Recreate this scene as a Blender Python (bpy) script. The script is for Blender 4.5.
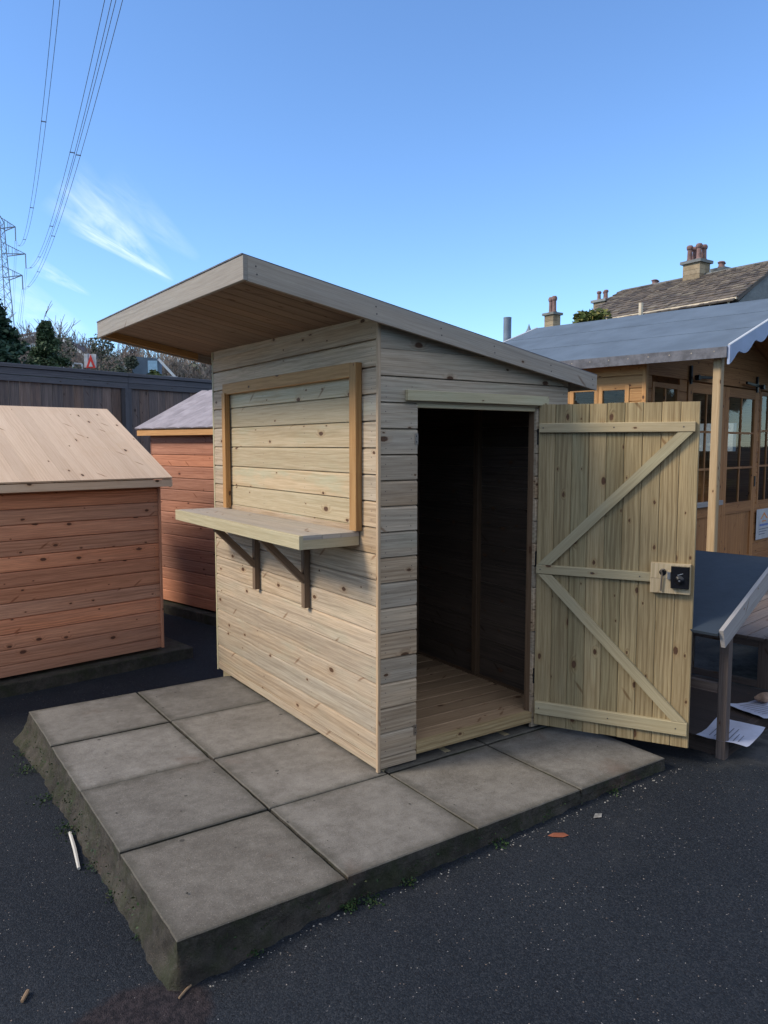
import bpy, bmesh, math, random
from mathutils import Vector, Matrix
R = math.radians
for o in list(bpy.data.objects): bpy.data.objects.remove(o)
S = bpy.context.scene
COL = S.collection

# ------------------------------------------------------------------ camera
F_PX = 762.0
PITCH, YAW, ROLL = .0879, .604, .0009
CAM = Vector((-.7291, -2.1591, 1.4983))
cp, sp, cy, sy = math.cos(PITCH), math.sin(PITCH), math.cos(YAW), math.sin(YAW)
FW = Vector((sy*cp, cy*cp, -sp)); RT = Vector((cy, -sy, 0)); UP = RT.cross(FW)
RT, UP = RT*math.cos(ROLL)+UP*math.sin(ROLL), UP*math.cos(ROLL)-RT*math.sin(ROLL)
cd = bpy.data.cameras.new('camera'); cam = bpy.data.objects.new('camera', cd); COL.objects.link(cam)
cd.sensor_fit = 'HORIZONTAL'; cd.sensor_width = 36; cd.lens = 36*F_PX/768
cd.clip_start = .05; cd.clip_end = 3000
cam.matrix_world = Matrix(((RT.x, UP.x, -FW.x, CAM.x), (RT.y, UP.y, -FW.y, CAM.y), (RT.z, UP.z, -FW.z, CAM.z), (0, 0, 0, 1)))
S.camera = cam
def ray(x, y): return FW + RT*((x-384)/F_PX) - UP*((y-512)/F_PX)     # used only to turn sightings into world directions

# ------------------------------------------------------------------ light
SUN_EL, SUN_HEAD = 36, 290           # heading: degrees clockwise from +Y
world = bpy.data.worlds.new('World'); S.world = world; world.use_nodes = True
wn = world.node_tree; wn.nodes.clear()
def NN(nt, t, **k):
    n = nt.nodes.new(t)
    for a, b in k.items(): setattr(n, a, b)
    return n
def build_world():
    nt = wn; L = nt.links.new
    out = NN(nt, 'ShaderNodeOutputWorld'); bg = NN(nt, 'ShaderNodeBackground'); bg.inputs[1].default_value = .12
    sky = NN(nt, 'ShaderNodeTexSky', sky_type='NISHITA', sun_disc=False)
    sky.sun_elevation = R(SUN_EL); sky.sun_rotation = R(SUN_HEAD)
    sky.air_density = 1.0; sky.dust_density = .05; sky.ozone_density = 3.0; sky.altitude = 100
    tc = NN(nt, 'ShaderNodeTexCoord')
    def dot(v):
        n = NN(nt, 'ShaderNodeVectorMath', operation='DOT_PRODUCT'); L(tc.outputs['Generated'], n.inputs[0]); n.inputs[1].default_value = v
        return n.outputs['Value']
    def M(op, a, b=None, c=None, clamp=False):
        n = NN(nt, 'ShaderNodeMath', operation=op, use_clamp=clamp)
        for i, x in enumerate((a, b, c)):
            if x is None: continue
            if isinstance(x, (int, float)): n.inputs[i].default_value = x
            else: L(x, n.inputs[i])
        return n.outputs[0]
    def wisp(pa, pb, width, dens, seed):
        A = ray(*pa).normalized(); B = ray(*pb).normalized(); c = ((A+B)/2).normalized()
        e1 = (B-A); hl = e1.length/2; e1 = (e1-c*e1.dot(c)).normalized(); e2 = c.cross(e1).normalized()
        dc = M('MAXIMUM', dot(c), .01)
        s = M('DIVIDE', M('DIVIDE', dot(e1), dc), hl); t = M('DIVIDE', M('DIVIDE', dot(e2), dc), width)
        cmb = NN(nt, 'ShaderNodeCombineXYZ'); L(M('MULTIPLY', s, .8), cmb.inputs[0]); L(M('MULTIPLY', t, 1.6), cmb.inputs[1]); cmb.inputs[2].default_value = seed
        no = NN(nt, 'ShaderNodeTexNoise'); no.inputs['Scale'].default_value = 1.5; no.inputs['Detail'].default_value = 7; no.inputs['Roughness'].default_value = .6; no.inputs['Distortion'].default_value = .5
        L(cmb.outputs[0], no.inputs['Vector'])
        # taper: wide at the start, pointed at the end
        w = M('MAXIMUM', M('MULTIPLY_ADD', s, -.42, .58), .06)
        tt = M('DIVIDE', t, w)
        fall = M('SUBTRACT', 1, M('MULTIPLY', tt, tt), clamp=True)
        e = M('SUBTRACT', 1, M('POWER', M('ABSOLUTE', s), 3), clamp=True)
        k = M('MULTIPLY_ADD', no.outputs['Fac'], 2.4, -.72, clamp=True)
        front = M('GREATER_THAN', dot(c), .3)
        return M('MULTIPLY', M('MULTIPLY', M('MULTIPLY', M('MULTIPLY', fall, e), k), front), dens)
    m = M('ADD', M('ADD', M('ADD', wisp((58, 180), (174, 282), .042, .48, 3.1), wisp((70, 222), (174, 281), .012, .65, 1.7)), wisp((100, 180), (200, 260), .035, .16, 8.4)), M('ADD', wisp((30, 262), (92, 296), .014, .32, 5.2), wisp((-20, 290), (90, 335), .05, .3, 11.7)))
    mx = NN(nt, 'ShaderNodeMix', data_type='RGBA')
    L(m, mx.inputs[0]); mx.inputs[7].default_value = (6.2, 6.9, 8.2, 1)
    mul = NN(nt, 'ShaderNodeMix', data_type='RGBA', blend_type='MULTIPLY'); mul.inputs[0].default_value = 1; L(sky.outputs[0], mul.inputs[6]); mul.inputs[7].default_value = (.86, 1.04, 1.24, 1)
    L(mul.outputs[2], mx.inputs[6])
    sep = NN(nt, 'ShaderNodeSeparateXYZ'); L(tc.outputs['Generated'], sep.inputs[0])
    back = M('MULTIPLY_ADD', dot((-FW.x, -FW.y, .35)), 1.6, .15, clamp=True)
    high = M('MULTIPLY_ADD', sep.outputs[2], 3.0, -.35, clamp=True)
    cn = NN(nt, 'ShaderNodeTexNoise'); cn.inputs['Scale'].default_value = 2.2; cn.inputs['Detail'].default_value = 6; L(tc.outputs['Generated'], cn.inputs['Vector'])
    fill_veil = M('MULTIPLY', M('MULTIPLY', back, high), M('MULTIPLY_ADD', cn.outputs['Fac'], 1.6, -.1, clamp=True))  # pale cloud added behind the camera to give neutral fill light
    mv = NN(nt, 'ShaderNodeMix', data_type='RGBA'); L(fill_veil, mv.inputs[0]); L(mx.outputs[2], mv.inputs[6]); mv.inputs[7].default_value = (5.2, 5.35, 5.6, 1)
    L(mv.outputs[2], bg.inputs[0]); L(bg.outputs[0], out.inputs[0])
build_world()
sd = bpy.data.lights.new('sun', 'SUN'); sd.energy = 2.0; sd.angle = R(16); sd.color = (1, .87, .68)
sun = bpy.data.objects.new('sun', sd); COL.objects.link(sun)
sdir = Vector((math.sin(R(SUN_HEAD))*math.cos(R(SUN_EL)), math.cos(R(SUN_HEAD))*math.cos(R(SUN_EL)), math.sin(R(SUN_EL))))
sun.rotation_euler = sdir.to_track_quat('Z', 'Y').to_euler()
S.view_settings.view_transform = 'Standard'; S.view_settings.look = 'None'; S.view_settings.exposure = .78; S.view_settings.gamma = 1
S.view_settings.use_curve_mapping = False

# ------------------------------------------------------------------ materials
def newmat(name):
    m = bpy.data.materials.new(name); m.use_nodes = True; nt = m.node_tree; nt.nodes.clear()
    out = NN(nt, 'ShaderNodeOutputMaterial'); b = NN(nt, 'ShaderNodeBsdfPrincipled'); nt.links.new(b.outputs[0], out.inputs[0])
    return m, nt, b
class G:
    """tiny node-graph writer"""
    def __init__(s, nt): s.nt = nt; s.L = nt.links.new
    def put(s, sock, x):
        if x is None: return
        if isinstance(x, (int, float, tuple)): sock.default_value = x
        else: s.L(x, sock)
    def m(s, op, a, b=None, c=None, clamp=False):
        n = NN(s.nt, 'ShaderNodeMath', operation=op, use_clamp=clamp)
        for i, x in enumerate((a, b, c)): s.put(n.inputs[i], x)
        return n.outputs[0]
    def mix(s, f, a, b, mode='MIX'):
        n = NN(s.nt, 'ShaderNodeMix', data_type='RGBA', blend_type=mode); s.put(n.inputs[0], f)
        s.put(n.inputs[6], a+(1,) if isinstance(a, tuple) and len(a) == 3 else a); s.put(n.inputs[7], b+(1,) if isinstance(b, tuple) and len(b) == 3 else b)
        return n.outputs[2]
    def step(s, x, lo, hi):
        n = NN(s.nt, 'ShaderNodeMapRange', interpolation_type='SMOOTHSTEP'); s.put(n.inputs[0], x); n.inputs[1].default_value = lo; n.inputs[2].default_value = hi
        return n.outputs[0]
    def vec(s, x, y, z=0.0):
        n = NN(s.nt, 'ShaderNodeCombineXYZ'); s.put(n.inputs[0], x); s.put(n.inputs[1], y); s.put(n.inputs[2], z); return n.outputs[0]
    def noise(s, v, scale, detail=4, rough=.55, dist=0.0, out='Fac'):
        n = NN(s.nt, 'ShaderNodeTexNoise'); s.put(n.inputs['Vector'], v); n.inputs['Scale'].default_value = scale; n.inputs['Detail'].default_value = detail
        n.inputs['Roughness'].default_value = rough; n.inputs['Distortion'].default_value = dist; return n.outputs[out]
    def vor(s, v, scale, feature='F1', rnd=1.0, dims='3D'):
        n = NN(s.nt, 'ShaderNodeTexVoronoi', feature=feature, voronoi_dimensions=dims); s.put(n.inputs['Vector'], v); n.inputs['Scale'].default_value = scale; n.inputs['Randomness'].default_value = rnd
        return n
    def bump(s, h, strength, dist, b):
        n = NN(s.nt, 'ShaderNodeBump'); s.put(n.inputs['Height'], h); n.inputs['Strength'].default_value = strength; n.inputs['Distance'].default_value = dist
        s.L(n.outputs[0], b.inputs['Normal'])
    def obj(s):
        n = NN(s.nt, 'ShaderNodeTexCoord'); return n.outputs['Object']
def wood(name, light, dark, knot=(.055, .028, .015), tints=((1, 1, 1), (1, 1, 1)), green=0.0, grey=0.0, gcol=(.34, .36, .36), rough=.72, kscale=1.0, kdens=.5, grain=1.0, stain=.0, stcol=(.2, .2, .2), dirt=.25, vary=1.0):
    m, nt, b = newmat(name); g = G(nt)
    uv = NN(nt, 'ShaderNodeUVMap'); uv.uv_map = 'UVMap'; sx = NN(nt, 'ShaderNodeSeparateXYZ'); g.L(uv.outputs[0], sx.inputs[0]); u, v = sx.outputs[0], sx.outputs[1]
    at = NN(nt, 'ShaderNodeAttribute'); at.attribute_name = 'rnd'; sc = NN(nt, 'ShaderNodeSeparateColor'); g.L(at.outputs['Color'], sc.inputs[0])
    # knots
    kv = g.vec(g.m('MULTIPLY', u, 4.6*kscale), g.m('MULTIPLY', v, 8.5*kscale))
    vo = g.vor(kv, 1.0, rnd=1.0, dims='2D'); d = vo.outputs['Distance']
    cc = NN(nt, 'ShaderNodeSeparateColor'); g.L(vo.outputs['Color'], cc.inputs[0]); keep = g.m('LESS_THAN', cc.outputs[0], kdens*1.1)
    rad = g.m('MULTIPLY_ADD', g.m('POWER', cc.outputs[1], 1.6), .085, .025)
    wob = g.m('MULTIPLY', g.m('SUBTRACT', g.noise(g.vec(g.m('MULTIPLY', u, 60), g.m('MULTIPLY', v, 90)), 1.0, 2), .5), .05)
    dk = g.m('ADD', d, wob)
    km = g.m('MULTIPLY', g.m('SUBTRACT', 1, g.step(g.m('DIVIDE', dk, rad), .75, 1.15)), keep)
    halo = g.m('MULTIPLY', g.m('SUBTRACT', 1, g.step(g.m('DIVIDE', dk, rad), .8, 2.8)), keep)
    kv2 = g.vec(g.m('ADD', g.m('MULTIPLY', u, 7.0), g.m('MULTIPLY', v, 9)), g.m('MULTIPLY', v, 3.2)); v3 = g.vor(kv2, 1.0, dims='2D'); c3 = NN(nt, 'ShaderNodeSeparateColor'); g.L(v3.outputs['Color'], c3.inputs[0])
    spike = g.m('MULTIPLY', g.m('MULTIPLY', g.m('SUBTRACT', 1, g.step(g.m('ADD', v3.outputs['Distance'], wob), .03, .11)), g.m('LESS_THAN', c3.outputs[0], kdens*.45)), .7)
    # grain
    w1 = g.noise(g.vec(g.m('MULTIPLY', u, 1.1), g.m('MULTIPLY', v, 5)), 1.0, 3)
    warp = g.m('ADD', g.m('MULTIPLY', w1, 7.0), g.m('MULTIPLY', halo, 2.6))
    ph = g.m('ADD', g.m('MULTIPLY', v, 95), warp)
    ring = g.m('MULTIPLY_ADD', g.m('SINE', g.m('MULTIPLY', ph, 3.0)), .5, .5)
    ring = g.m('MULTIPLY', g.m('POWER', ring, 1.6), g.step(g.noise(g.vec(g.m('MULTIPLY', u, .7), g.m('MULTIPLY', v, 14), 5.0), 1.0, 3), .4, .65))
    fine = g.noise(g.vec(g.m('MULTIPLY', u, 5), g.m('MULTIPLY', v, 240)), 1.0, 4, .65)
    med = g.noise(g.vec(g.m('MULTIPLY', u, .8), g.m('ADD', g.m('MULTIPLY', v, 26), g.m('MULTIPLY', w1, 1.4))), 1.0, 4, .6)
    gr = g.m('ADD', g.m('MULTIPLY', ring, .16*grain), g.m('ADD', g.m('MULTIPLY', fine, .66), g.m('MULTIPLY', med, .36)))
    f = g.step(gr, .33, .70)
    c = g.mix(f, light, dark)
    c = g.mix(sc.outputs[0], g.mix(1.0, c, tints[0], 'MULTIPLY'), g.mix(1.0, c, tints[1], 'MULTIPLY'))
    c = g.mix(1.0, c, g.vec(*([g.m('MULTIPLY_ADD', sc.outputs[1], .36*vary, 1-.21*vary)]*3)), 'MULTIPLY')
    if green:
        gm = g.m('MULTIPLY', g.step(g.noise(g.vec(g.m('MULTIPLY', u, 2.2), g.m('MULTIPLY', v, 9), 7.0), 1.0, 4), .48, .68), g.m('MULTIPLY', sc.outputs[2], green))
        c = g.mix(gm, c, g.mix(f, (.42, .50, .37), (.30, .37, .26)))
    if grey:
        gm = g.m('MULTIPLY', g.step(g.m('ADD', g.noise(g.vec(g.m('MULTIPLY', u, 1.0), g.m('MULTIPLY', v, 7), 3.0), 1.0, 5, .62), g.m('MULTIPLY', sc.outputs[2], .25)), .42, .78), grey)
        c = g.mix(gm, c, g.mix(f, gcol, tuple(x*.62 for x in gcol)))
    if stain:
        gm = g.m('MULTIPLY', g.step(g.noise(g.obj(), 2.3, 6, .65), .5, .72), stain); c = g.mix(gm, c, stcol)
    if dirt:
        gm = g.m('MULTIPLY', g.step(g.noise(g.vec(g.m('MULTIPLY', u, 7), g.m('MULTIPLY', v, 22), 9.0), 1.0, 6, .7), .55, .8), dirt); c = g.mix(gm, c, g.mix(1.0, c, (.55, .5, .45), 'MULTIPLY'))
    c = g.mix(g.m('MULTIPLY', halo, .30), c, g.mix(1.0, c, (.72, .5, .32), 'MULTIPLY'))
    c = g.mix(spike, c, g.mix(1.0, c, (.42, .27, .18), 'MULTIPLY'))
    c = g.mix(km, c, g.mix(g.noise(kv, 14, 2), knot, tuple(x*2.6 for x in knot)))
    g.L(c, b.inputs['Base Color']); b.inputs['Roughness'].default_value = rough; b.inputs['Specular IOR Level'].default_value = .3
    g.bump(g.m('SUBTRACT', g.m('MULTIPLY', gr, -1), g.m('MULTIPLY', km, .6)), .35, .003, b)
    return m
def plain(name, col, rough=.7, metal=0.0, var=.15, scale=8, bump=0.0, spec=.4):
    m, nt, b = newmat(name); g = G(nt); n = g.noise(g.obj(), scale, 6, .6)
    c = g.mix(g.step(n, .3, .7), tuple(x*(1-var) for x in col), tuple(min(1, x*(1+var)) for x in col)); g.L(c, b.inputs['Base Color'])
    b.inputs['Roughness'].default_value = rough; b.inputs['Metallic'].default_value = metal; b.inputs['Specular IOR Level'].default_value = spec
    if bump: g.bump(g.noise(g.obj(), scale*6, 5), bump, .01, b)
    return m
def tint_leaf(name, c1, c2, c3):
    m, nt, b = newmat(name); g = G(nt)
    at = NN(nt, 'ShaderNodeAttribute'); at.attribute_name = 'rnd'; sc = NN(nt, 'ShaderNodeSeparateColor'); g.L(at.outputs['Color'], sc.inputs[0])
    c = g.mix(sc.outputs[0], c1, c2); c = g.mix(g.step(sc.outputs[1], .8, 1.0), c, c3); g.L(c, b.inputs['Base Color'])
    b.inputs['Roughness'].default_value = .6; b.inputs['Specular IOR Level'].default_value = .25
    return m
def asphalt():
    m, nt, b = newmat('asphalt'); g = G(nt); o = g.obj(); sx = NN(nt, 'ShaderNodeSeparateXYZ'); g.L(o, sx.inputs[0]); ox, oy = sx.outputs[0], sx.outputs[1]
    big = g.noise(o, 1.1, 6, .6); c = g.mix(g.step(big, .3, .7), (.007, .0105, .0165), (.014, .0185, .0255))
    v1 = g.vor(o, 210); cc = NN(nt, 'ShaderNodeSeparateColor'); g.L(v1.outputs['Color'], cc.inputs[0])
    c = g.mix(g.m('MULTIPLY', g.m('POWER', cc.outputs[0], 2.0), .6), c, (.042, .046, .054))
    c = g.mix(g.m('MULTIPLY', g.m('LESS_THAN', cc.outputs[1], .15), .7), c, (.007, .008, .011))
    for scale, lim, sz in ((70, .045, .22), (140, .04, .33), (24, .010, .12)):
        v2 = g.vor(o, scale); c2 = NN(nt, 'ShaderNodeSeparateColor'); g.L(v2.outputs['Color'], c2.inputs[0])
        dens = g.m('MULTIPLY_ADD', g.step(g.noise(o, 2.2+scale*.01, 5, .6), .42, .72), lim, lim*.15)
        chip = g.m('MULTIPLY', g.m('LESS_THAN', c2.outputs[0], dens), g.m('LESS_THAN', v2.outputs['Distance'], sz))
        c = g.mix(g.m('MULTIPLY', chip, g.m('MULTIPLY_ADD', c2.outputs[1], .7, .25)), c, g.mix(c2.outputs[2], (.26, .26, .27), (.22, .16, .12)))
    pale = g.step(g.noise(o, 1.7, 7, .7), .56, .74); c = g.mix(g.m('MULTIPLY', pale, .30), c, (.045, .047, .052))
    def patch(cx, cy, rx, ry, rot, wob_=.5, soft=.12):
        dx, dy = g.m('SUBTRACT', ox, cx), g.m('SUBTRACT', oy, cy); ca, sa = math.cos(rot), math.sin(rot)
        a_ = g.m('DIVIDE', g.m('ADD', g.m('MULTIPLY', dx, ca), g.m('MULTIPLY', dy, sa)), rx); b_ = g.m('DIVIDE', g.m('SUBTRACT', g.m('MULTIPLY', dy, ca), g.m('MULTIPLY', dx, sa)), ry)
        d = g.m('SQRT', g.m('ADD', g.m('MULTIPLY', a_, a_), g.m('MULTIPLY', b_, b_))); d = g.m('ADD', d, g.m('MULTIPLY', g.m('SUBTRACT', g.noise(o, 4.5, 6, .65), .5), wob_*2))
        return g.m('SUBTRACT', 1, g.step(d, 1-soft, 1+soft))
    rp = patch(-.14, -.07, .20, .17, 0, .35, .10); c = g.mix(g.m('MULTIPLY', rp, .85), c, g.mix(g.step(g.noise(o, 38, 5, .7), .4, .6), (.013, .010, .012), (.036, .027, .029)))
    cp_ = patch(3.75, .42, 1.15, .42, .55, .45, .15); c = g.mix(g.m('MULTIPLY', cp_, .85), c, g.mix(g.step(g.noise(o, 9, 7, .7), .35, .65), (.045, .047, .05), (.115, .115, .115)))
    c5 = patch(-.66, 2.72, .40, .10, .7, .4, .15); c = g.mix(g.m('MULTIPLY', c5, .8), c, (.085, .09, .10))
    dk = patch(2.75, .35, .55, .35, .4, .5, .3); c = g.mix(g.m('MULTIPLY', dk, .5), c, (.008, .009, .012))
    g.L(c, b.inputs['Base Color']); b.inputs['Roughness'].default_value = .85; b.inputs['Specular IOR Level'].default_value = .2
    h = g.m('ADD', g.m('MULTIPLY', v1.outputs['Distance'], -.8), g.m('ADD', g.m('MULTIPLY', g.noise(o, 60, 5, .7), .7), g.m('MULTIPLY', rp, g.m('MULTIPLY', g.noise(o, 30, 4, .6), 3.0)))); g.bump(h, .6, .004, b)
    return m
def concrete(name, c1, c2, stain=(.10, .055, .04), moss=0.0, edge=.0, rough=.85):
    m, nt, b = newmat(name); g = G(nt); o = g.obj()
    at = NN(nt, 'ShaderNodeAttribute'); at.attribute_name = 'rnd'; sc = NN(nt, 'ShaderNodeSeparateColor'); g.L(at.outputs['Color'], sc.inputs[0])
    n1 = g.noise(o, 3.4, 9, .68, .4); n2 = g.noise(o, 17, 8, .75); c = g.mix(g.step(g.m('ADD', g.m('MULTIPLY', n1, .5), g.m('MULTIPLY', n2, .5)), .33, .67), c1, c2)
    c = g.mix(1.0, c, g.vec(*([g.m('MULTIPLY_ADD', sc.outputs[0], .45, .78)]*3)), 'MULTIPLY'); c = g.mix(g.m('MULTIPLY', sc.outputs[1], .6), c, g.mix(1.0, c, (.92, 1.0, 1.12), 'MULTIPLY'))
    fine = g.noise(o, 170, 3, .7); c = g.mix(g.m('MULTIPLY', g.step(fine, .5, .72), .5), c, tuple(x*.45 for x in c1))
    c = g.mix(g.m('MULTIPLY', g.step(g.noise(o, 240, 2), .60, .72), .45), c, tuple(min(1, x*1.8) for x in c2))
    st = g.m('MULTIPLY', g.step(g.noise(g.vec(*[0]*3) if False else o, 2.6, 6, .6, .6), .58, .74), .6); c = g.mix(st, c, stain)
    dk = g.m('MULTIPLY', g.step(g.noise(o, 1.4, 6, .6, .8), .55, .75), .45); c = g.mix(dk, c, tuple(x*.5 for x in c1))
    sv = g.vor(o, 14); s2 = NN(nt, 'ShaderNodeSeparateColor'); g.L(sv.outputs['Color'], s2.inputs[0])
    sp_ = g.m('MULTIPLY', g.m('LESS_THAN', s2.outputs[0], .16), g.m('LESS_THAN', sv.outputs['Distance'], g.m('MULTIPLY', s2.outputs[1], .16))); c = g.mix(g.m('MULTIPLY', sp_, .7), c, (.03, .028, .026))
    if edge:
        uvn = NN(nt, 'ShaderNodeUVMap'); uvn.uv_map = 'UVMap'; sx = NN(nt, 'ShaderNodeSeparateXYZ'); g.L(uvn.outputs[0], sx.inputs[0])
        ed = g.m('MINIMUM', g.m('MINIMUM', sx.outputs[0], g.m('SUBTRACT', 1, sx.outputs[0])), g.m('MINIMUM', sx.outputs[1], g.m('SUBTRACT', 1, sx.outputs[1])))
        em = g.m('SUBTRACT', 1, g.step(g.m('ADD', ed, g.m('MULTIPLY', g.m('SUBTRACT', g.noise(o, 11, 6, .7), .5), .16)), -.01, .10)); c = g.mix(g.m('MULTIPLY', em, edge), c, (.045, .042, .030))
    if moss:
        mm = g.m('MULTIPLY', g.step(g.noise(o, 7, 7, .72), .42, .66), moss); c = g.mix(mm, c, g.mix(g.noise(o, 40, 3), (.016, .021, .010), (.045, .055, .022)))
    g.L(c, b.inputs['Base Color']); b.inputs['Roughness'].default_value = rough; b.inputs['Specular IOR Level'].default_value = .3
    g.bump(g.m('ADD', g.m('MULTIPLY', fine, .35), g.m('ADD', n2, g.m('MULTIPLY', n1, .5))), .5 if not moss else .9, .006 if not moss else .02, b)
    return m
def glass(name='window_glass', tint=(.75, .82, .85)):
    m, nt, b = newmat(name); nt.nodes.remove(b); out = [n for n in nt.nodes if n.type == 'OUTPUT_MATERIAL'][0]
    tr = NN(nt, 'ShaderNodeBsdfTransparent'); tr.inputs[0].default_value = tint+(1,); gl = NN(nt, 'ShaderNodeBsdfGlossy'); gl.inputs['Roughness'].default_value = .03
    fr = NN(nt, 'ShaderNodeFresnel'); fr.inputs[0].default_value = 1.5; mx = NN(nt, 'ShaderNodeMixShader')
    mth = NN(nt, 'ShaderNodeMath', operation='MULTIPLY_ADD'); mth.inputs[1].default_value = .6; mth.inputs[2].default_value = .0; mth.use_clamp = True
    nt.links.new(fr.outputs[0], mth.inputs[0]); nt.links.new(mth.outputs[0], mx.inputs[0]); nt.links.new(tr.outputs[0], mx.inputs[1]); nt.links.new(gl.outputs[0], mx.inputs[2]); nt.links.new(mx.outputs[0], out.inputs[0])
    return m
M = {}
T0 = (1.06, 1.0, .92); T1 = (.93, .96, 1.0)
M['clad'] = wood('treated_pine_cladding', (.60, .475, .335), (.33, .245, .16), tints=((1.1, .99, .88), (.92, .97, 1.03)), green=.25, grey=.38, gcol=(.43, .40, .34), kdens=.38, dirt=.35)
M['hatch'] = wood('hatch_pine', (.60, .495, .355), (.41, .32, .20), tints=(T0, (.95, 1.0, .96)), green=.6, kdens=.5, dirt=.15)
M['trim'] = wood('orange_pine_trim', (.50, .31, .135), (.34, .19, .075), tints=(T0, (1, .92, .85)), kdens=.35, dirt=.1)
M['trim_pale'] = wood('pale_green_batten', (.52, .45, .31), (.38, .32, .205), tints=(T0, (.97, 1.0, .95)), green=.2, kdens=.25)
M['fascia'] = wood('treated_fascia', (.46, .40, .33), (.34, .29, .235), tints=((1.04, 1, .95), T1), green=.15, grey=.5, gcol=(.36, .35, .32), kdens=.3, kscale=.7)
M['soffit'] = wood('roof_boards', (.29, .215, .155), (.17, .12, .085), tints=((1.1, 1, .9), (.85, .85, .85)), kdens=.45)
M['doorb'] = wood('door_boards', (.42, .34, .205), (.22, .165, .09), tints=(T0, (.95, .97, .90)), green=.15, kdens=.55, kscale=1.0, dirt=.3)
M['bracket'] = wood('dark_oiled_bracket', (.24, .165, .11), (.14, .095, .06), kdens=.1)
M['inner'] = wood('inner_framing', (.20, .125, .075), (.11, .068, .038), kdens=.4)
M['shade_lining'] = wood('shade_painted_inner_face', (.12, .088, .066), (.06, .044, .034), kdens=.4)  # shade of the kiosk interior put into the wood colour
M['floorb'] = wood('floor_boards', (.42, .29, .18), (.23, .15, .09), kdens=.4)
M['redclad'] = wood('red_stained_cladding', (.84, .41, .235), (.50, .215, .115), knot=(.07, .03, .018), tints=((1.12, .98, .9), (.86, .95, 1.05)), kdens=.6, grey=.25, gcol=(.30, .19, .15), dirt=.35)
M['redclad2'] = wood('dark_red_cladding', (.55, .27, .175), (.33, .145, .09), knot=(.05, .02, .014), tints=((1.1, 1, .9), (.9, .95, 1.05)), kdens=.3, dirt=.2)
M['roofpine'] = wood('bare_roof_boards', (.78, .60, .44), (.65, .47, .325), tints=((1.02, 1, .97), (1.0, .97, .94)), kdens=.3, stain=.3, stcol=(.62, .40, .23), vary=.35)
M['shpine'] = wood('summerhouse_pine', (.46, .235, .095), (.28, .13, .048), tints=(T0, (1, .92, .85)), kdens=.4)
M['shlight'] = wood('summerhouse_bright_pine', (.60, .34, .14), (.42, .21, .08), kdens=.3)
M['post'] = wood('veranda_post_pine', (.50, .37, .22), (.36, .245, .13), kdens=.35)
M['fence'] = wood('weathered_fence', (.27, .20, .16), (.10, .076, .064), knot=(.02, .015, .014), tints=((1.25, 1.1, 1.0), (.8, .88, 1.0)), grey=.5, gcol=(.10, .10, .115), kdens=.3)
M['fencecap'] = wood('weathered_fence_rail', (.12, .12, .135), (.055, .055, .065), knot=(.02, .015, .014), grey=.5, gcol=(.12, .125, .14), kdens=.2)
M['hutchw'] = wood('damp_timber', (.24, .175, .14), (.13, .092, .075), kdens=.3, grey=.4, gcol=(.14, .13, .13))
M['hutchb'] = wood('hutch_base_timber', (.07, .05, .042), (.035, .026, .022), kdens=.2)
M['barge'] = wood('pale_barge_board', (.50, .47, .45), (.36, .33, .31), knot=(.12, .07, .05), kdens=.3)
M['deck'] = wood('deck_boards', (.24, .175, .135), (.14, .10, .08), kdens=.3, grey=.5, gcol=(.22, .2, .19))
M['asphalt'] = asphalt()
M['slab'] = concrete('paving_slab', (.118, .104, .088), (.215, .195, .168), stain=(.115, .078, .06), edge=.55)
M['base'] = concrete('mossy_concrete', (.024, .021, .017), (.098, .084, .068), moss=.75)
M['conc'] = concrete('grey_concrete', (.10, .10, .10), (.17, .168, .165))
M['joint'] = plain('joint_dirt', (.018, .017, .015), .95)
M['patch'] = concrete('broken_tarmac', (.018, .016, .019), (.050, .038, .040), moss=.0, stain=(.03, .02, .02))
M['felt'] = plain('blue_grey_felt', (.115, .15, .195), .85, var=.12, scale=2.6, bump=.3, spec=.2)
M['feltedge'] = plain('felt_edge', (.12, .12, .135), .8, var=.3, scale=14, bump=.2)
M['bluefelt'] = plain('dark_blue_felt', (.030, .042, .058), .75, var=.14, scale=3, bump=.25)
M['purple'] = plain('lilac_grey_felt', (.30, .27, .29), .85, var=.18, scale=7, bump=.3, spec=.2)
M['black'] = plain('black_iron', (.012, .012, .014), .45, .3, var=.2)
M['lock'] = plain('black_lock_enamel', (.008, .008, .011), .25, .0, var=.1, spec=.6)
M['steel'] = plain('bright_steel', (.62, .62, .62), .3, .9, var=.1)
M['rust'] = plain('grey_steel', (.32, .27, .22), .45, .8)
M['bargepaint'] = plain('blue_grey_paint', (.30, .36, .50), .55, var=.08, scale=6)
M['stone'] = concrete('sandstone', (.22, .165, .105), (.36, .28, .18), stain=(.09, .075, .06))
M['stoneg'] = concrete('grey_stone', (.15, .155, .15), (.24, .245, .235), stain=(.08, .075, .06))
M['slate'] = None
M['pot'] = plain('clay_pot', (.20, .12, .11), .8, var=.3, scale=6)
M['white'] = plain('white_paint', (.72, .72, .72), .5, var=.05)
M['cream'] = plain('cream_timber', (.62, .52, .38), .6, var=.1)
M['pylon'] = plain('galvanised_steel', (.17, .21, .27), .6, .0)
M['cable'] = plain('cable_metal', (.17, .20, .27), .6, .0)
M['bark'] = plain('bark', (.10, .085, .07), .9, var=.3, scale=10)
M['twig'] = plain('pale_winter_twigs', (.21, .175, .15), .9, var=.3, scale=3)
M['twigd'] = plain('brown_winter_twigs', (.11, .085, .075), .9, var=.3, scale=3)
M['needle'] = tint_leaf('conifer_needles', (.016, .040, .027), (.045, .090, .052), (.055, .085, .045))
M['needle2'] = tint_leaf('young_conifer_needles', (.030, .055, .028), (.070, .105, .045), (.08, .10, .05))
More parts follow.
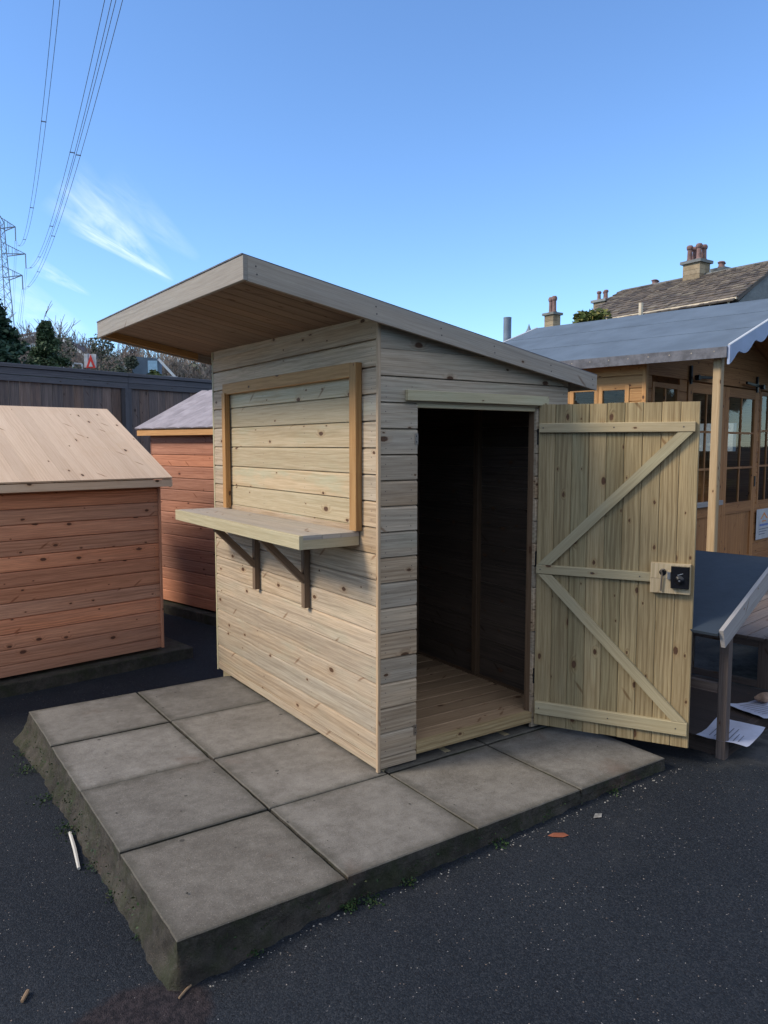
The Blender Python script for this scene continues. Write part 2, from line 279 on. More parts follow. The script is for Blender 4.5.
M['ivy'] = tint_leaf('yellow_green_leaves', (.05, .075, .02), (.14, .16, .05), (.24, .20, .06))
M['bush'] = tint_leaf('dull_green_leaves', (.05, .06, .042), (.10, .115, .08), (.15, .13, .10))
M['weed'] = tint_leaf('weeds', (.012, .03, .010), (.03, .065, .018), (.07, .08, .03))
M['paper'] = plain('damp_paper', (.50, .53, .66), .6, var=.06, scale=20)
M['ink'] = plain('grey_ink', (.16, .17, .22), .7)
M['orange'] = plain('orange_print', (.70, .28, .08), .7)
M['bluep'] = plain('blue_print', (.15, .22, .50), .7)
M['red'] = plain('red_sign_paint', (.60, .04, .03), .5)
M['signw'] = plain('sign_white', (.5, .5, .52), .5)
M['darkroof'] = plain('distant_dark_tiles', (.075, .06, .065), .8, var=.3, scale=4)
M['brick'] = plain('distant_brick', (.30, .19, .14), .9, var=.2, scale=4)
M['render'] = plain('distant_render', (.42, .42, .44), .9, var=.1)
M['glass'] = glass(); 
M['dglass'] = plain('dark_window', (.012, .015, .02), .05, spec=.8)
M['skyl'] = plain('sky_reflecting_window', (.25, .38, .50), .08, spec=1.0)
M['leaf'] = plain('orange_leaf', (.22, .065, .03), .7)
M['stick'] = plain('pale_stick', (.55, .52, .47), .7)
M['stickb'] = plain('brown_twig', (.26, .17, .10), .8)
M['chip'] = plain('pale_chips', (.24, .23, .215), .85, var=.4, scale=30)
M['nail'] = plain('nail_head', (.10, .085, .08), .5, .5)
M['rubble'] = plain('rubble_stone', (.33, .22, .16), .85, var=.35, scale=25, bump=.5)
def slate_mat():
    m, nt, b = newmat('stone_roof_slate'); g = G(nt); o = g.obj()
    at = NN(nt, 'ShaderNodeAttribute'); at.attribute_name = 'rnd'; sc = NN(nt, 'ShaderNodeSeparateColor'); g.L(at.outputs['Color'], sc.inputs[0])
    c = g.mix(sc.outputs[0], (.055, .045, .042), (.17, .135, .105)); c = g.mix(g.m('MULTIPLY', g.step(sc.outputs[1], .8, 1), .8), c, (.20, .17, .13))
    c = g.mix(g.m('MULTIPLY', g.step(g.noise(o, 5, 5), .5, .7), .4), c, (.06, .06, .045)); g.L(c, b.inputs['Base Color']); b.inputs['Roughness'].default_value = .8
    return m
M['slate'] = slate_mat()

# ------------------------------------------------------------------ mesh builder
rng = random.Random(7)
class MB:
    def __init__(s): s.v = []; s.f = []; s.uv = []; s.c = []; s.mi = []; s.mats = []
    def slot(s, m):
        if m not in s.mats: s.mats.append(m)
        return s.mats.index(m)
    def add(s, verts, faces, uvs, col=None, m=None):
        o = len(s.v); s.v += [tuple(p) for p in verts]; col = col or (rng.random(), rng.random(), rng.random()); k = s.slot(m)
        for f, q in zip(faces, uvs): s.f.append([i+o for i in f]); s.uv.append(q); s.c.append(col); s.mi.append(k)
    def prism(s, prof, o, along, e1, e2, length, m, col=None, ends=True, uo=None, seglen=None, wav=0):
        """profile (a,b) in axes e1,e2 swept along 'along' for length; UV u = along"""
        o, along, e1, e2 = Vector(o), Vector(along).normalized(), Vector(e1), Vector(e2)
        n = len(prof); uo = rng.uniform(0, 50) if uo is None else uo; vo = rng.uniform(0, 50)
        pts = [o+e1*a+e2*b for a, b in prof]; V = pts+[p+along*length for p in pts]; Fs = []; U = []; t = 0
        nrm = sum((Vector((prof[i][0]*prof[(i+1) % n][1]-prof[(i+1) % n][0]*prof[i][1], 0, 0)) for i in range(n)), Vector()).x
        flip = (nrm*(e1.cross(e2)).dot(along)) < 0
        for i in range(n):
            j = (i+1) % n; L = math.dist(prof[i], prof[j]); f = [i, j, j+n, i+n]; q = [(uo, vo+t), (uo, vo+t+L), (uo+length, vo+t+L), (uo+length, vo+t)]
            if flip: f.reverse(); q.reverse()
            Fs.append(f); U.append(q); t += L
        if ends:
            e = [(uo+a*.3, vo+b) for a, b in prof]; f0, f1 = list(range(n))[::-1], list(range(n, 2*n)); q0, q1 = e[::-1], e[:]
            if flip: f0.reverse(); q0.reverse(); f1.reverse(); q1.reverse()
            Fs += [f0, f1]; U += [q0, q1]
        s.add(V, Fs, U, col, m)
    def box(s, o, along, e1, L, w, t, m, col=None, ch=.002):
        """o = corner; grain along; width w along e1; thickness t along along x e1"""
        al = Vector(along).normalized(); e1 = Vector(e1).normalized(); e2 = al.cross(e1).normalized()
        c = min(ch, w*.2, t*.2); p = [(c, 0), (w-c, 0), (w, c), (w, t-c), (w-c, t), (c, t), (0, t-c), (0, c)] if c > 0 else [(0, 0), (w, 0), (w, t), (0, t)]
        s.prism(p, o, al, e1, e2, L, m, col)
    def bar(s, a, b, w, t, m, side=(0, 0, 1), col=None, ch=.002):
        """centred bar between two points; 'side' is roughly the width direction"""
        a, b = Vector(a), Vector(b); al = (b-a).normalized(); sd = Vector(side); sd = (sd-al*sd.dot(al)).normalized(); e2 = al.cross(sd)
        s.box(a-sd*w/2-e2*t/2, al, sd, (b-a).length, w, t, m, col, ch)
    def tube(s, pts, rad, m, n=6, col=None, cap=True):
        pts = [Vector(p) for p in pts]; rs = rad if isinstance(rad, (list, tuple)) else [rad]*len(pts); V = []; prev = None
        for i, p in enumerate(pts):
            d = (pts[min(i+1, len(pts)-1)]-pts[max(i-1, 0)]).normalized()
            if prev is None: a = d.orthogonal().normalized()
            else: a = (prev-d*prev.dot(d)).normalized() if (prev-d*prev.dot(d)).length > 1e-6 else d.orthogonal().normalized()
            prev = a; b = d.cross(a)
            for k in range(n): V.append(p+(a*math.cos(2*math.pi*k/n)+b*math.sin(2*math.pi*k/n))*rs[i])
        Fs = []; U = []
        for i in range(len(pts)-1):
            for k in range(n):
                k2 = (k+1) % n; Fs.append([i*n+k, i*n+k2, (i+1)*n+k2, (i+1)*n+k]); U.append([(i*.1, k*.02), (i*.1, k*.02+.02), (i*.1+.1, k*.02+.02), (i*.1+.1, k*.02)])
        if cap and n > 2:
            Fs += [list(range(n))[::-1], list(range((len(pts)-1)*n, len(pts)*n))]; U += [[(0, 0)]*n]*2
        s.add(V, Fs, U, col, m)
    def lathe(s, o, prof, m, n=16, axis=(0, 0, 1), col=None):
        o = Vector(o); ax = Vector(axis).normalized(); a = ax.orthogonal().normalized(); b = ax.cross(a); V = []; Fs = []; U = []
        for r, h in prof:
            for k in range(n): V.append(o+ax*h+(a*math.cos(2*math.pi*k/n)+b*math.sin(2*math.pi*k/n))*r)
        for i in range(len(prof)-1):
            for k in range(n):
                k2 = (k+1) % n; Fs.append([i*n+k, i*n+k2, (i+1)*n+k2, (i+1)*n+k]); U.append([(0, 0)]*4)
        Fs += [list(range(n))[::-1], list(range((len(prof)-1)*n, len(prof)*n))]; U += [[(0, 0)]*n]*2
        s.add(V, Fs, U, col, m)
    def poly(s, pts, m, col=None):
        s.add(pts, [list(range(len(pts)))], [[(p[0], p[1]) for p in pts]], col, m)
    def disc(s, c, nrm, r, m, n=6):
        c, nrm = Vector(c), Vector(nrm).normalized(); a = nrm.orthogonal().normalized(); b = nrm.cross(a)
        s.add([c+(a*math.cos(2*math.pi*k/n)+b*math.sin(2*math.pi*k/n))*r for k in range(n)], [list(range(n))], [[(0, 0)]*n], None, m)
    def build(s, name, parent=None, smooth=False, **tags):
        me = bpy.data.meshes.new(name); me.from_pydata(s.v, [], s.f)
        for m in s.mats: me.materials.append(m)
        me.polygons.foreach_set('material_index', s.mi)
        uvl = me.uv_layers.new(name='UVMap'); ca = me.color_attributes.new('rnd', 'FLOAT_COLOR', 'CORNER')
        fu = []; fc = []
        for q, c in zip(s.uv, s.c):
            for p in q: fu += [p[0], p[1]]; fc += [c[0], c[1], c[2], 1.0]
        me.uv_layers['UVMap'].data.foreach_set('uv', fu); me.color_attributes['rnd'].data.foreach_set('color', fc)
        if smooth: me.polygons.foreach_set('use_smooth', [True]*len(s.f))
        me.update(); ob = bpy.data.objects.new(name, me); COL.objects.link(ob); ob.parent = parent
        for k, t in tags.items(): ob[k] = t
        return ob
def thing(name, label, cat, loc=(0, 0, 0), rz=0, group=None):
    o = bpy.data.objects.new(name, None); COL.objects.link(o); o.location = loc; o.rotation_euler = (0, 0, rz); o.empty_display_size = .2
    o['label'] = label; o['category'] = cat
    if group: o['group'] = group
    return o
def tagd(label, cat, group=None):
    d = dict(label=label, category=cat)
    if group: d['group'] = group
    return d
def shiplap(mb, o, along, up, out, L, z0, z1, h, first, m, thick=.016, holes=(), nails=None, cuts=None):
    """courses of shiplap on a wall. o at z=0; boards run 'along'; rows at first+k*h. holes: (u0,u1,z0,z1)."""
    o, along, up, out = map(Vector, (o, along, up, out)); rows = []; z = first
    while z > z0+1e-6: z -= h
    while z < z1:
        a, b = max(z, z0), min(z+h, z1)
        if b-a > .004: rows.append((a, b, z+h <= z1+1e-6))
        z += h
    for a, b, full in rows:
        segs = [(0, L)]
        for (u0, u1, ha, hb) in holes:
            mid = (a+b)/2
            if ha < mid < hb:
                ns = []
                for (x0, x1) in segs:
                    if u0 > x0+.002: ns.append((x0, min(u0, x1)))
                    if u1 < x1-.002: ns.append((max(u1, x0), x1))
                segs = [q for q in ns if q[1]-q[0] > .002]
        a2, b2 = a, b
        for (u0, u1, ha, hb) in holes:
            pass
        hh = b2-a2; t = thick
        if full and hh > .05: prof = [(0, 0), (t*.5, 0), (t*.52, .0012), (t-.0006, .0012), (t, .0022), (t, hh-.013), (t*.90, hh-.009), (t*.62, hh-.0055), (t*.40, hh-.0032), (t*.05, hh-.0026), (t*.03, hh), (0, hh)]
        else: prof = [(0, .0008), (t-.001, .0008), (t, .003), (t, hh-.001), (0, hh-.001)]
        col = (rng.random(), rng.random(), rng.random()); uo = rng.uniform(0, 50)
        for x0, x1 in segs:
            if cuts:
                xs = [x0]+[c for c in cuts if x0+.1 < c < x1-.1 and rng.random() < .3]+[x1]
            else: xs = [x0, x1]
            for q0, q1 in zip(xs[:-1], xs[1:]):
                if q0 != x0: col = (rng.random(), rng.random(), rng.random()); uo = rng.uniform(0, 50)
                mb.prism(prof, o+along*q0+up*a2, along, out, up, q1-q0-(.001 if len(xs) > 2 else 0), m, col, uo=uo+q0)
            if nails and hh > .06:
                for nu in nails:
                    if x0+.005 < nu < x1-.005:
                        for fz in (.22, .62): mb.disc(o+along*(nu+rng.uniform(-.003, .003))+up*(a2+hh*fz+rng.uniform(-.006, .006))+out*(t+.0008), out, .0026, M['nail'])
X, Y, Z = Vector((1, 0, 0)), Vector((0, 1, 0)), Vector((0, 0, 1))
GZ = -.16

# ------------------------------------------------------------------ ground
def sst(x, a, b): t = min(1, max(0, (x-a)/(b-a))); return t*t*(3-2*t)
def ground_h(x, y):
    h = .058*sst(x, .0, .55)+.044*sst(x, .6, 2.4)
    return GZ+h*(1-sst(y, 1.3, 2.3)*(1-sst(x, 2.5, 3.0)))*(1-sst(math.hypot(x-2.5, y), 5.5, 8))
GR = -.058                                  # ground level right of the paving
mb = MB(); xs = [-6+.12*i for i in range(151)]; ys = [-9+.12*i for i in range(171)]; V = []; Fs = []
for x in xs:
    for y in ys: V.append((x, y, ground_h(x, y)))
m_ = len(ys)
for i in range(len(xs)-1):
    for j in range(m_-1): Fs.append([i*m_+j, (i+1)*m_+j, (i+1)*m_+j+1, i*m_+j+1])
mb.add(V, Fs, [[(0, 0)]*4 for _ in Fs], (.5, .5, .5), M['asphalt'])
X0, X1, Y0, Y1 = xs[0], xs[-1], ys[0], ys[-1]; e_ = GZ
for q in ([(-600, -600), (900, -600), (900, Y0), (-600, Y0)], [(-600, Y1), (900, Y1), (900, 1300), (-600, 1300)], [(-600, Y0), (X0, Y0), (X0, Y1), (-600, Y1)], [(X1, Y0), (900, Y0), (900, Y1), (X1, Y1)]):
    mb.add([(x, y, e_) for x, y in q], [[0, 1, 2, 3]], [[(0, 0)]*4], (.5, .5, .5), M['asphalt'])
mb.build('ground', kind='structure', smooth=True)
# the raised paving: mossy concrete footing and 4 x 4 slabs
def platform():
    mb = MB(); r = random.Random(4); W = 2.407; D = 2.42
    # footing skin: front, left, back, right edges with uneven flared foot
    loop = []
    def edge(p, q, nx, ny, foot, n):
        for i in range(n):
            t = i/n; loop.append((p[0]+(q[0]-p[0])*t, p[1]+(q[1]-p[1])*t, nx, ny, foot))
    edge((0, 0), (W, 0), 0, -1, .018, 190); edge((W, 0), (W, D), 1, 0, .05, 60); edge((W, D), (0, D), 0, 1, .05, 60); edge((0, D), (0, 0), -1, 0, .07, 190)
    N = len(loop); prof = [(0, -.008), (.03, -.016), (.08, -.032), (.12, -.048), (.18, -.064), (.27, -.08), (.38, -.096), (.52, -.112), (.7, -.128), (.9, -.146), (1.05, -.175)]; V = []
    from mathutils import noise as mn
    for j, (fr, z) in enumerate(prof):
        for i, (x, y, nx, ny, ft) in enumerate(loop):
            if nx < 0: ftv = .026+.022*min(1, y/1.2)+.045*max(0, (y-1.9)/.5)+.022*mn.noise((x, y*2.3, 4.1))
            else: ftv = ft*(1+.9*mn.noise((x*2.5, y*2.5, 1.3)))+(.05*max(0, 1-abs(x-2.35)/.5) if ny < 0 else 0)
            rough = (.006+.010*min(1, j/5))*mn.noise((x*14, y*14, z*16+3))+.005*mn.noise((x*45, y*45, z*45)) if j else 0
            k = fr*ftv+rough; dx, dy = nx, ny
            if (x < 1e-6 and y < 1e-6): dx, dy = -1, -.8; k *= .35
            V.append((x+dx*k, y+dy*k, z))
    Fs = []
    for j in range(len(prof)-1):
        for i in range(N): a = j*N+i; b2 = j*N+(i+1) % N; Fs.append([a, a+N, b2+N, b2])
    mb.add(V, Fs, [[(0, 0)]*4 for _ in Fs], (.5, .5, .5), M['base'])
    mb.poly([(0.001, 0.001, -.036), (W-.001, 0.001, -.036), (W-.001, D-.001, -.036), (0.001, D-.001, -.036)], M['joint'], (.5, .5, .5))
    ob = mb.build('paving_base', kind='structure', smooth=True)
    mb = MB(); g = .0048
    for i in range(4):
        for j in range(4):
            x0, y0 = i*.6018+(g if i else 0), j*.605+(g if j else 0); x1, y1 = (i+1)*.6018-g, (j+1)*.605-g
            if i == 0: x0 = -.004
            if j == 0: y0 = -.004
            dz = r.uniform(-.0025, .0015); tx, ty = r.uniform(-.002, .002), r.uniform(-.002, .002); c = .004; nn = 14
            # subdivided, chipped outline
            def outline(off):
                P = []; rr = random.Random(i*7+j)
                for (a, b_) in (((x0, y0), (x1, y0)), ((x1, y0), (x1, y1)), ((x1, y1), (x0, y1)), ((x0, y1), (x0, y0))):
                    for k in range(nn):
                        t = k/nn; x = a[0]+(b_[0]-a[0])*t; y = a[1]+(b_[1]-a[1])*t; j_ = abs(rr.gauss(0, .0012))+off; cxm, cym = (x0+x1)/2, (y0+y1)/2
                        P.append((x+(j_ if x < cxm-.25 else -j_ if x > cxm+.25 else 0), y+(j_ if y < cym-.25 else -j_ if y > cym+.25 else 0)))
                return P
            top = [(x, y, dz+tx*(x-x0)+ty*(y-y0)) for x, y in outline(c)]; mid = [(x, y, -.004+dz) for x, y in outline(0)]; bot = [(x, y, -.0345) for x, y in outline(0)]
            K = len(top); V = top+mid+bot; Fs = [list(range(K))]+[[K+q, K+(q+1) % K, (q+1) % K, q] for q in range(K)]; UVs = [[((V[q][0]-x0)/(x1-x0), (V[q][1]-y0)/(y1-y0)) for q in f] for f in Fs]; cc_ = (r.random(), r.random(), r.random())
            mb.add(V, Fs, UVs, cc_, M['slab']); Fs = [[2*K+q, 2*K+(q+1) % K, K+(q+1) % K, K+q] for q in range(K)]; mb.add(V, Fs, [[(0, 0)]*len(f) for f in Fs], cc_, M['base'])
    mb.build('paving_slabs', kind='structure')
platform()

# ------------------------------------------------------------------ main kiosk shed
KA = R(-.83)
K = thing('timber_kiosk', 'tall pale timber kiosk with pent roof, serving shelf and open door', 'shed', (1.165, .633, 0), KA)
SL = -.1762; TI = .017                                   # roof slope along x, tilt along y
def rz_(x, y): return 2.1033+SL*x+TI*(y+.06)            # top of the roof
W_, D_ = 1.20, 1.952
FV, HU = 1.10, .119
# hatch wall: plane x=0, faces -x; boards run +y
mb = MB(); hole = (.20, 1.74, 1.10, 1.806)
shiplap(mb, (0.016, 0.012, 0), Y, Z, -X, D_-.024, .012, 2.045, .119, .058, M['clad'], holes=[(hole[0]-.012, hole[1]-.012, hole[2], hole[3])], nails=(.04, .62, 1.28, 1.9))
mb.build('hatch_wall', K)
# far wedge strip between top course and roof
mb = MB(); mb.prism([(0, 0), (.012, 0), (.012, .055), (0, .055)], (0.004, .02, 2.0455), Y, X, Z, D_-.03, M['clad']); mb.build('wall_plate', K)
mb = MB(); shiplap(mb, (0.019, hole[0], 0), Y, Z, -X, hole[1]-hole[0], hole[2]-.01, hole[3]+.01, .119, .058+.0, M['hatch'], thick=.014, nails=(.5, 1.0)); mb.build('hatch_shutter', K)
# frame round the hatch
mb = MB(); mb.box((-.001, .152, 1.10), Z, Y, .765, .052, .034, M['trim']); 
# make it project outward (-x)
def outbox(mb, y0, y1, z0, z1, x0, t, m, grain='z', ch=.002, col=None):
    """box on the hatch wall from x0 outward by t"""
    if grain == 'z': mb.box((x0-t, y0, z0), Z, X, z1-z0, t, y1-y0, m, col, ch)
    else: mb.box((x0-t, y0, z0), Y, Z, y1-y0, z1-z0, t, m, col, ch)
def facebox(mb, x0, x1, z0, z1, y0, t, m, grain='x', ch=.002, col=None):
    """box on the door wall from y0 outward (-y) by t"""
    if grain == 'x': mb.box((x0, y0-t, z0), X, Y, x1-x0, t, z1-z0, m, col, ch)
    else: mb.box((x0, y0-t, z0), Z, X, z1-z0, x1-x0, t, m, col, ch)
for (y0, y1, z0, z1, gr, lab) in ((.130, .188, 1.106, 1.868, 'z', None), (1.672, 1.72, 1.106, 1.815, 'z', None), (.190, 1.72, 1.806, 1.872, 'y', None)):
    mb = MB(); t = .034 if gr == 'z' else .026; outbox(mb, y0, y1, z0, z1, -.0015, t, M['trim'], gr); mb.build('hatch_frame', K)
# door wall: plane y=0, faces -y
DO = (.216, .968, .0, 1.695)
mb = MB(); shiplap(mb, (.012, 0.016, 0), X, Z, -Y, W_-.02, .012, 1.805, .116, .064, M['clad'], holes=[(DO[0]-.012, DO[1]-.012, -.1, 1.69)], nails=(.03, .17, 1.15))
# sloping top courses, each cut to the roof line
z = .064+.116*15
while z < 2.05:
    xe = min((2.1033-.045-z)/-SL, W_-.008); xt = max(min((2.1033-.045-(z+.116))/-SL, W_-.008), .012)
    if xe > .03:
        col = (rng.random(), rng.random(), rng.random()); t = .016; uo = rng.uniform(0, 40)
        zt = min(z+.1152, 2.1033-.045-.012*-SL)
        P = [(.012, z+.0008), (xe, z+.0008), (xt, zt), (.012, zt)]
        if xe >= W_-.01: P = [(.012, z+.0008), (W_-.008, z+.0008), (W_-.008, min(zt, 2.1033-.045+SL*(W_-.008))), (xt, zt), (.012, zt)]
        n_ = len(P); V = [(x, 0, zz) for x, zz in P]+[(x, .016, zz) for x, zz in P]
        Fs = [list(range(n_))]+[[i, n_+i, n_+(i+1) % n_, (i+1) % n_] for i in range(n_)]
        mb.add(V, Fs, [[(uo+V[i][0], V[i][2]+uo) for i in f] for f in Fs], col, M['clad'])
    z += .116
mb.build('door_wall', K)
# back and far walls
mb = MB(); shiplap(mb, (W_-.016, D_-.012, 0), -Y, Z, X, D_-.024, .012, 1.875, .116, .064, M['clad']); mb.build('back_wall', K)
mb = MB(); shiplap(mb, (W_-.012, D_-.016, 0), -X, Z, Y, W_-.024, .012, 1.875, .116, .064, M['clad']); 
mb.prism([(.012, 1.8755), (W_-.012, 1.8755), (W_-.012, 1.90), (.012, 2.105)], (0, D_-.016, 0), Y, X, Z, .016, M['clad'])
mb.build('far_wall', K)
# thin boards added inside, their dark colour stands in for interior shade
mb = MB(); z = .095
while z < 1.80: mb.prism([(0, 0), (.003, 0), (.003, .114), (0, .114)], (W_-.0195, .02, z), Y, X, Z, D_-.04, M['shade_lining']); z += .116
mb.build('added_shade_boarding', K)
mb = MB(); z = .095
while z < 1.80: mb.prism([(0, 0), (.003, 0), (.003, .114), (0, .114)], (.02, D_-.0195, z), X, Y, Z, W_-.04, M['shade_lining']); z += .116
mb.build('added_shade_boarding', K)
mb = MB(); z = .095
while z < 2.0: mb.prism([(0, 0), (.003, 0), (.003, .114), (0, .114)], (.0195, .02, z), Y, X, Z, D_-.04, M['shade_lining']); z += .116
mb.build('added_shade_boarding', K)
# corner trims
mb = MB(); mb.box((-.004, -.006, .002), Z, X, 2.058, .016, .018, M['clad'], (.1, .45, 0)); mb.build('corner_trim', K)
mb = MB(); mb.box((-.003, D_-.012, .002), Z, X, 2.09, .016, .018, M['trim_pale']); mb.build('corner_trim', K)
# framing inside
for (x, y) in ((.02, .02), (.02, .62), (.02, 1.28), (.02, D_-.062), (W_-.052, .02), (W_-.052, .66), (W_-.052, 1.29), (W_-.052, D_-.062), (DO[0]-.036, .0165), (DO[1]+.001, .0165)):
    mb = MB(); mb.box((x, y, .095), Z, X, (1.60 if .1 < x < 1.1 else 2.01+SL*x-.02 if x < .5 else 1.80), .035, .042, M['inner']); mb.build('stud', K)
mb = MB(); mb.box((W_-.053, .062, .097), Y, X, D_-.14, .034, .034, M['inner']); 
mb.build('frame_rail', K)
# floor, bearers, threshold
mb = MB(); y = .02
while y < D_-.03:
    mb.box((.02, y, .072), X, Y, W_-.04, .112, .018, M['floorb'], ch=.003); y += .118
mb.build('floor', K)
for x in (.03, .40, .79, 1.12):
    mb = MB(); mb.box((x, .012, .0015), Y, X, D_-.03, .038, .068, M['trim_pale']); mb.build('bearer', K)
mb = MB(); facebox(mb, DO[0]+.001, DO[1]-.001, .040, .0945, .030, .034, M['doorb'], col=(.1, .95, .1)); mb.build('threshold', K)
mb = MB(); facebox(mb, .146, 1.030, 1.697, 1.744, -.0015, .022, M['trim_pale']); mb.build('lintel_board', K)
mb = MB(); facebox(mb, DO[0]+.001, DO[1]-.001, 1.668, 1.694, .040, .03, M['trim_pale']); mb.build('head_jamb', K)
# striker plates on the left jamb
for z in (1.50, .135):
    mb = MB(); mb.box((DO[0]-.016, -.0035, z), Z, X, .05, .016, .003, M['rust']); mb.box((DO[0]-.001, -.0035, z), Z, X, .05, .0025, .02, M['rust'])
    for q in (.012, .038): mb.disc((DO[0]-.008, -.0042, z+q), -Y, .003, M['black'], 8)
    mb.build('latch_plate', K)
# roof
RF = thing('roof', '', '', (0, 0, 0)); RF.parent = K
for k in ('label', 'category'): del RF[k]
x0, x1, y0, y1 = -.652, 1.345, -.06, 2.20
al = Vector((1, 0, SL)).normalized(); yv = Vector((0, 1, TI)).normalized(); Lr = (x1-x0)/al.x
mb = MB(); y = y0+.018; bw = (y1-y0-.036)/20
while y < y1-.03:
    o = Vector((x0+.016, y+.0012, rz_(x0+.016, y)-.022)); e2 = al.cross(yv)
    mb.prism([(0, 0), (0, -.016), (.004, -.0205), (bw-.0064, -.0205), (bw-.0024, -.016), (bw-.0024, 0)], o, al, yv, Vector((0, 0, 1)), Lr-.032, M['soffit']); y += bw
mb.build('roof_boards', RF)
mb = MB(); mb.prism([(.002, -.0008), (y1-y0-.002, -.0008), (y1-y0-.002, .0045), (.002, .0045)], (x0-.004, y0, rz_(x0, y0)), al, yv, Z, Lr+.008, M['feltedge']); mb.build('roof_felt', RF)
def fascia(pts, name='fascia'):
    mb = MB(); a, b, sidev, w, t = pts; a, b = Vector(a), Vector(b); d = (b-a).normalized()
    mb.prism([(0, 0), (t, 0), (t, -w+.002), (t-.002, -w), (.002, -w), (0, -w+.002)], a, d, sidev, Z, (b-a).length, M['fascia']); mb.build(name, RF)
fascia(((x0, y0+.0005, rz_(x0, y0)-.001), (x0, y1-.0005, rz_(x0, y1)-.001), X, .094, .018))
mb = MB(); t = .018
for (yy, nm) in ((y0, 0), (y1-t, 1)):
    mb = MB(); a0, a1 = x0+.0185, x1
    P = [(a0, rz_(a0, yy)-.094), (a1, rz_(a1, yy)-.080), (a1, rz_(a1, yy)-.001), (a0, rz_(a0, yy)-.001)]; uo = 3.3+nm
    V = [(x, yy, z_) for x, z_ in P]+[(x, yy+t, z_) for x, z_ in P]; Fs = [[0, 1, 2, 3], [7, 6, 5, 4]]+[[i, 4+i, 4+(i+1) % 4, (i+1) % 4] for i in range(4)]
    U = [[(uo+V[i][0], V[i][2]-SL*V[i][0]) for i in f] for f in Fs]; mb.add(V, Fs, U, (.4, .5, .2), M['fascia'])
    if nm == 0:
        for xx in (-.6, -.05, .3, .62, 1.0, 1.31):
            mb.disc((xx, yy-.0008, rz_(xx, yy)-.03), -Y, .004, M['nail']); mb.disc((xx+.004, yy-.0008, rz_(xx, yy)-.06), -Y, .004, M['nail'])
    mb.build('fascia', RF)
fascia(((x1-.018, y0+.019, rz_(x1, y0)-.003), (x1-.018, y1-.019, rz_(x1, y1)-.003), X, .075, .0175))
# inner bearer along the far barge (seen from below, warm)
mb = MB(); mb.prism([(0, -.042), (.03, -.042), (.03, -.085), (0, -.085)], (x0+.02, y1-.05, rz_(x0, y1)), al, Y, Z, .62, M['trim']); mb.build('roof_batten', RF)
# serving shelf
SH_ = MB(); zt = 1.100; sy0, sy1, sx = .150, 1.80, -.316
mb = MB(); mb.box((sx, sy0, zt-.062), Y, X, sy1-sy0, .020, .001, M['trim_pale']) if False else None
mb.box((sx, sy0, zt-.064), Y, Z, sy1-sy0, .062, .02, M['trim_pale']) ; shelf = mb.build('serving_shelf', K)
mb = MB()
for k in range(3):
    wdt = (-.004-(sx+.0205))/3; mb.box((sx+.0205+k*wdt, sy0+.0005, zt-.02), Y, X, sy1-sy0-.001, wdt-.002, -.02, M['fascia']) if False else mb.prism([(0, 0), (wdt-.002, 0), (wdt-.002, .020), (0, .020)], (sx+.0205+k*wdt, sy0+.0005, zt-.0215), Y, X, Z, sy1-sy0-.001, M['fascia'], col=(.5, 1, .3))
mb.build('shelf_top', shelf)
for yy in (sy0+.0008, sy1-.0195):
    mb = MB(); mb.prism([(0, 0), (.018, 0), (.018, .0415), (0, .0415)], (sx+.0205, yy, zt-.0635), X, Y, Z, -.006-(sx+.0205), M['trim_pale'], col=(.2, .4, .3)); mb.build('shelf_end', shelf)
for yc in (.655, 1.27):
    B_ = MB(); B_.box((-.036, yc-.018, .655), Z, X, .385, .034, .036, M['bracket']); br = B_.build('bracket', K)
    B_ = MB(); B_.bar((-.030, yc, .80), (-.262, yc, 1.028), .034, .034, M['bracket'], side=Y); B_.build('brace', br)
# door, hinged on the right jamb: frame with local x along the door, y thickness away from viewer
da = math.atan2(-.867, .499)
def doorspace(name):
    o = bpy.data.objects.new(name, None); return o
Dm = Matrix.Translation((2.14, .61, 0)) @ Matrix.Rotation(da, 4, 'Z'); Kinv = (Matrix.Translation((1.165, .633, 0)) @ Matrix.Rotation(KA, 4, 'Z')).inverted()
DM = Kinv @ Dm                     # door space -> kiosk space;  +y of door space points away from the viewer
def dbuild(mb, name, parent, **t):
    mb.v = [tuple(DM @ Vector(p)) for p in mb.v]; return mb.build(name, parent, **t)
mb = MB(); wd = .7615/9
for k in range(9):
    zt_ = 1.704+rng.uniform(-.002, .002); mb.prism([(.0006, .003), (.004, 0), (wd-.004, 0), (wd-.0006, .003), (wd-.0006, .016), (.0006, .016)], (k*wd, 0, .035+rng.uniform(-.002, .002)), Z, X, Y, zt_-.035, M['doorb'])
door = dbuild(mb, 'door', K)
def ledge(z0, z1, x0, x1, name='ledge'):
    mb = MB(); mb.prism([(z0, 0), (z0+.0, -.018), (z0+.003, -.021), (z1-.003, -.021), (z1, -.018), (z1, 0)], (x0, -.0008, 0), X, Z, Y, x1-x0, M['trim_pale'])
    for xx in (x0+.02, (x0+x1)/2, x1-.05): mb.disc((xx, -.0225, (z0+z1)/2), -Y, .004, M['nail'])
    dbuild(mb, name, door)
ledge(1.560, 1.608, .008, .742); ledge(.838, .884, .006, .5655); ledge(.096, .162, .012, .752)
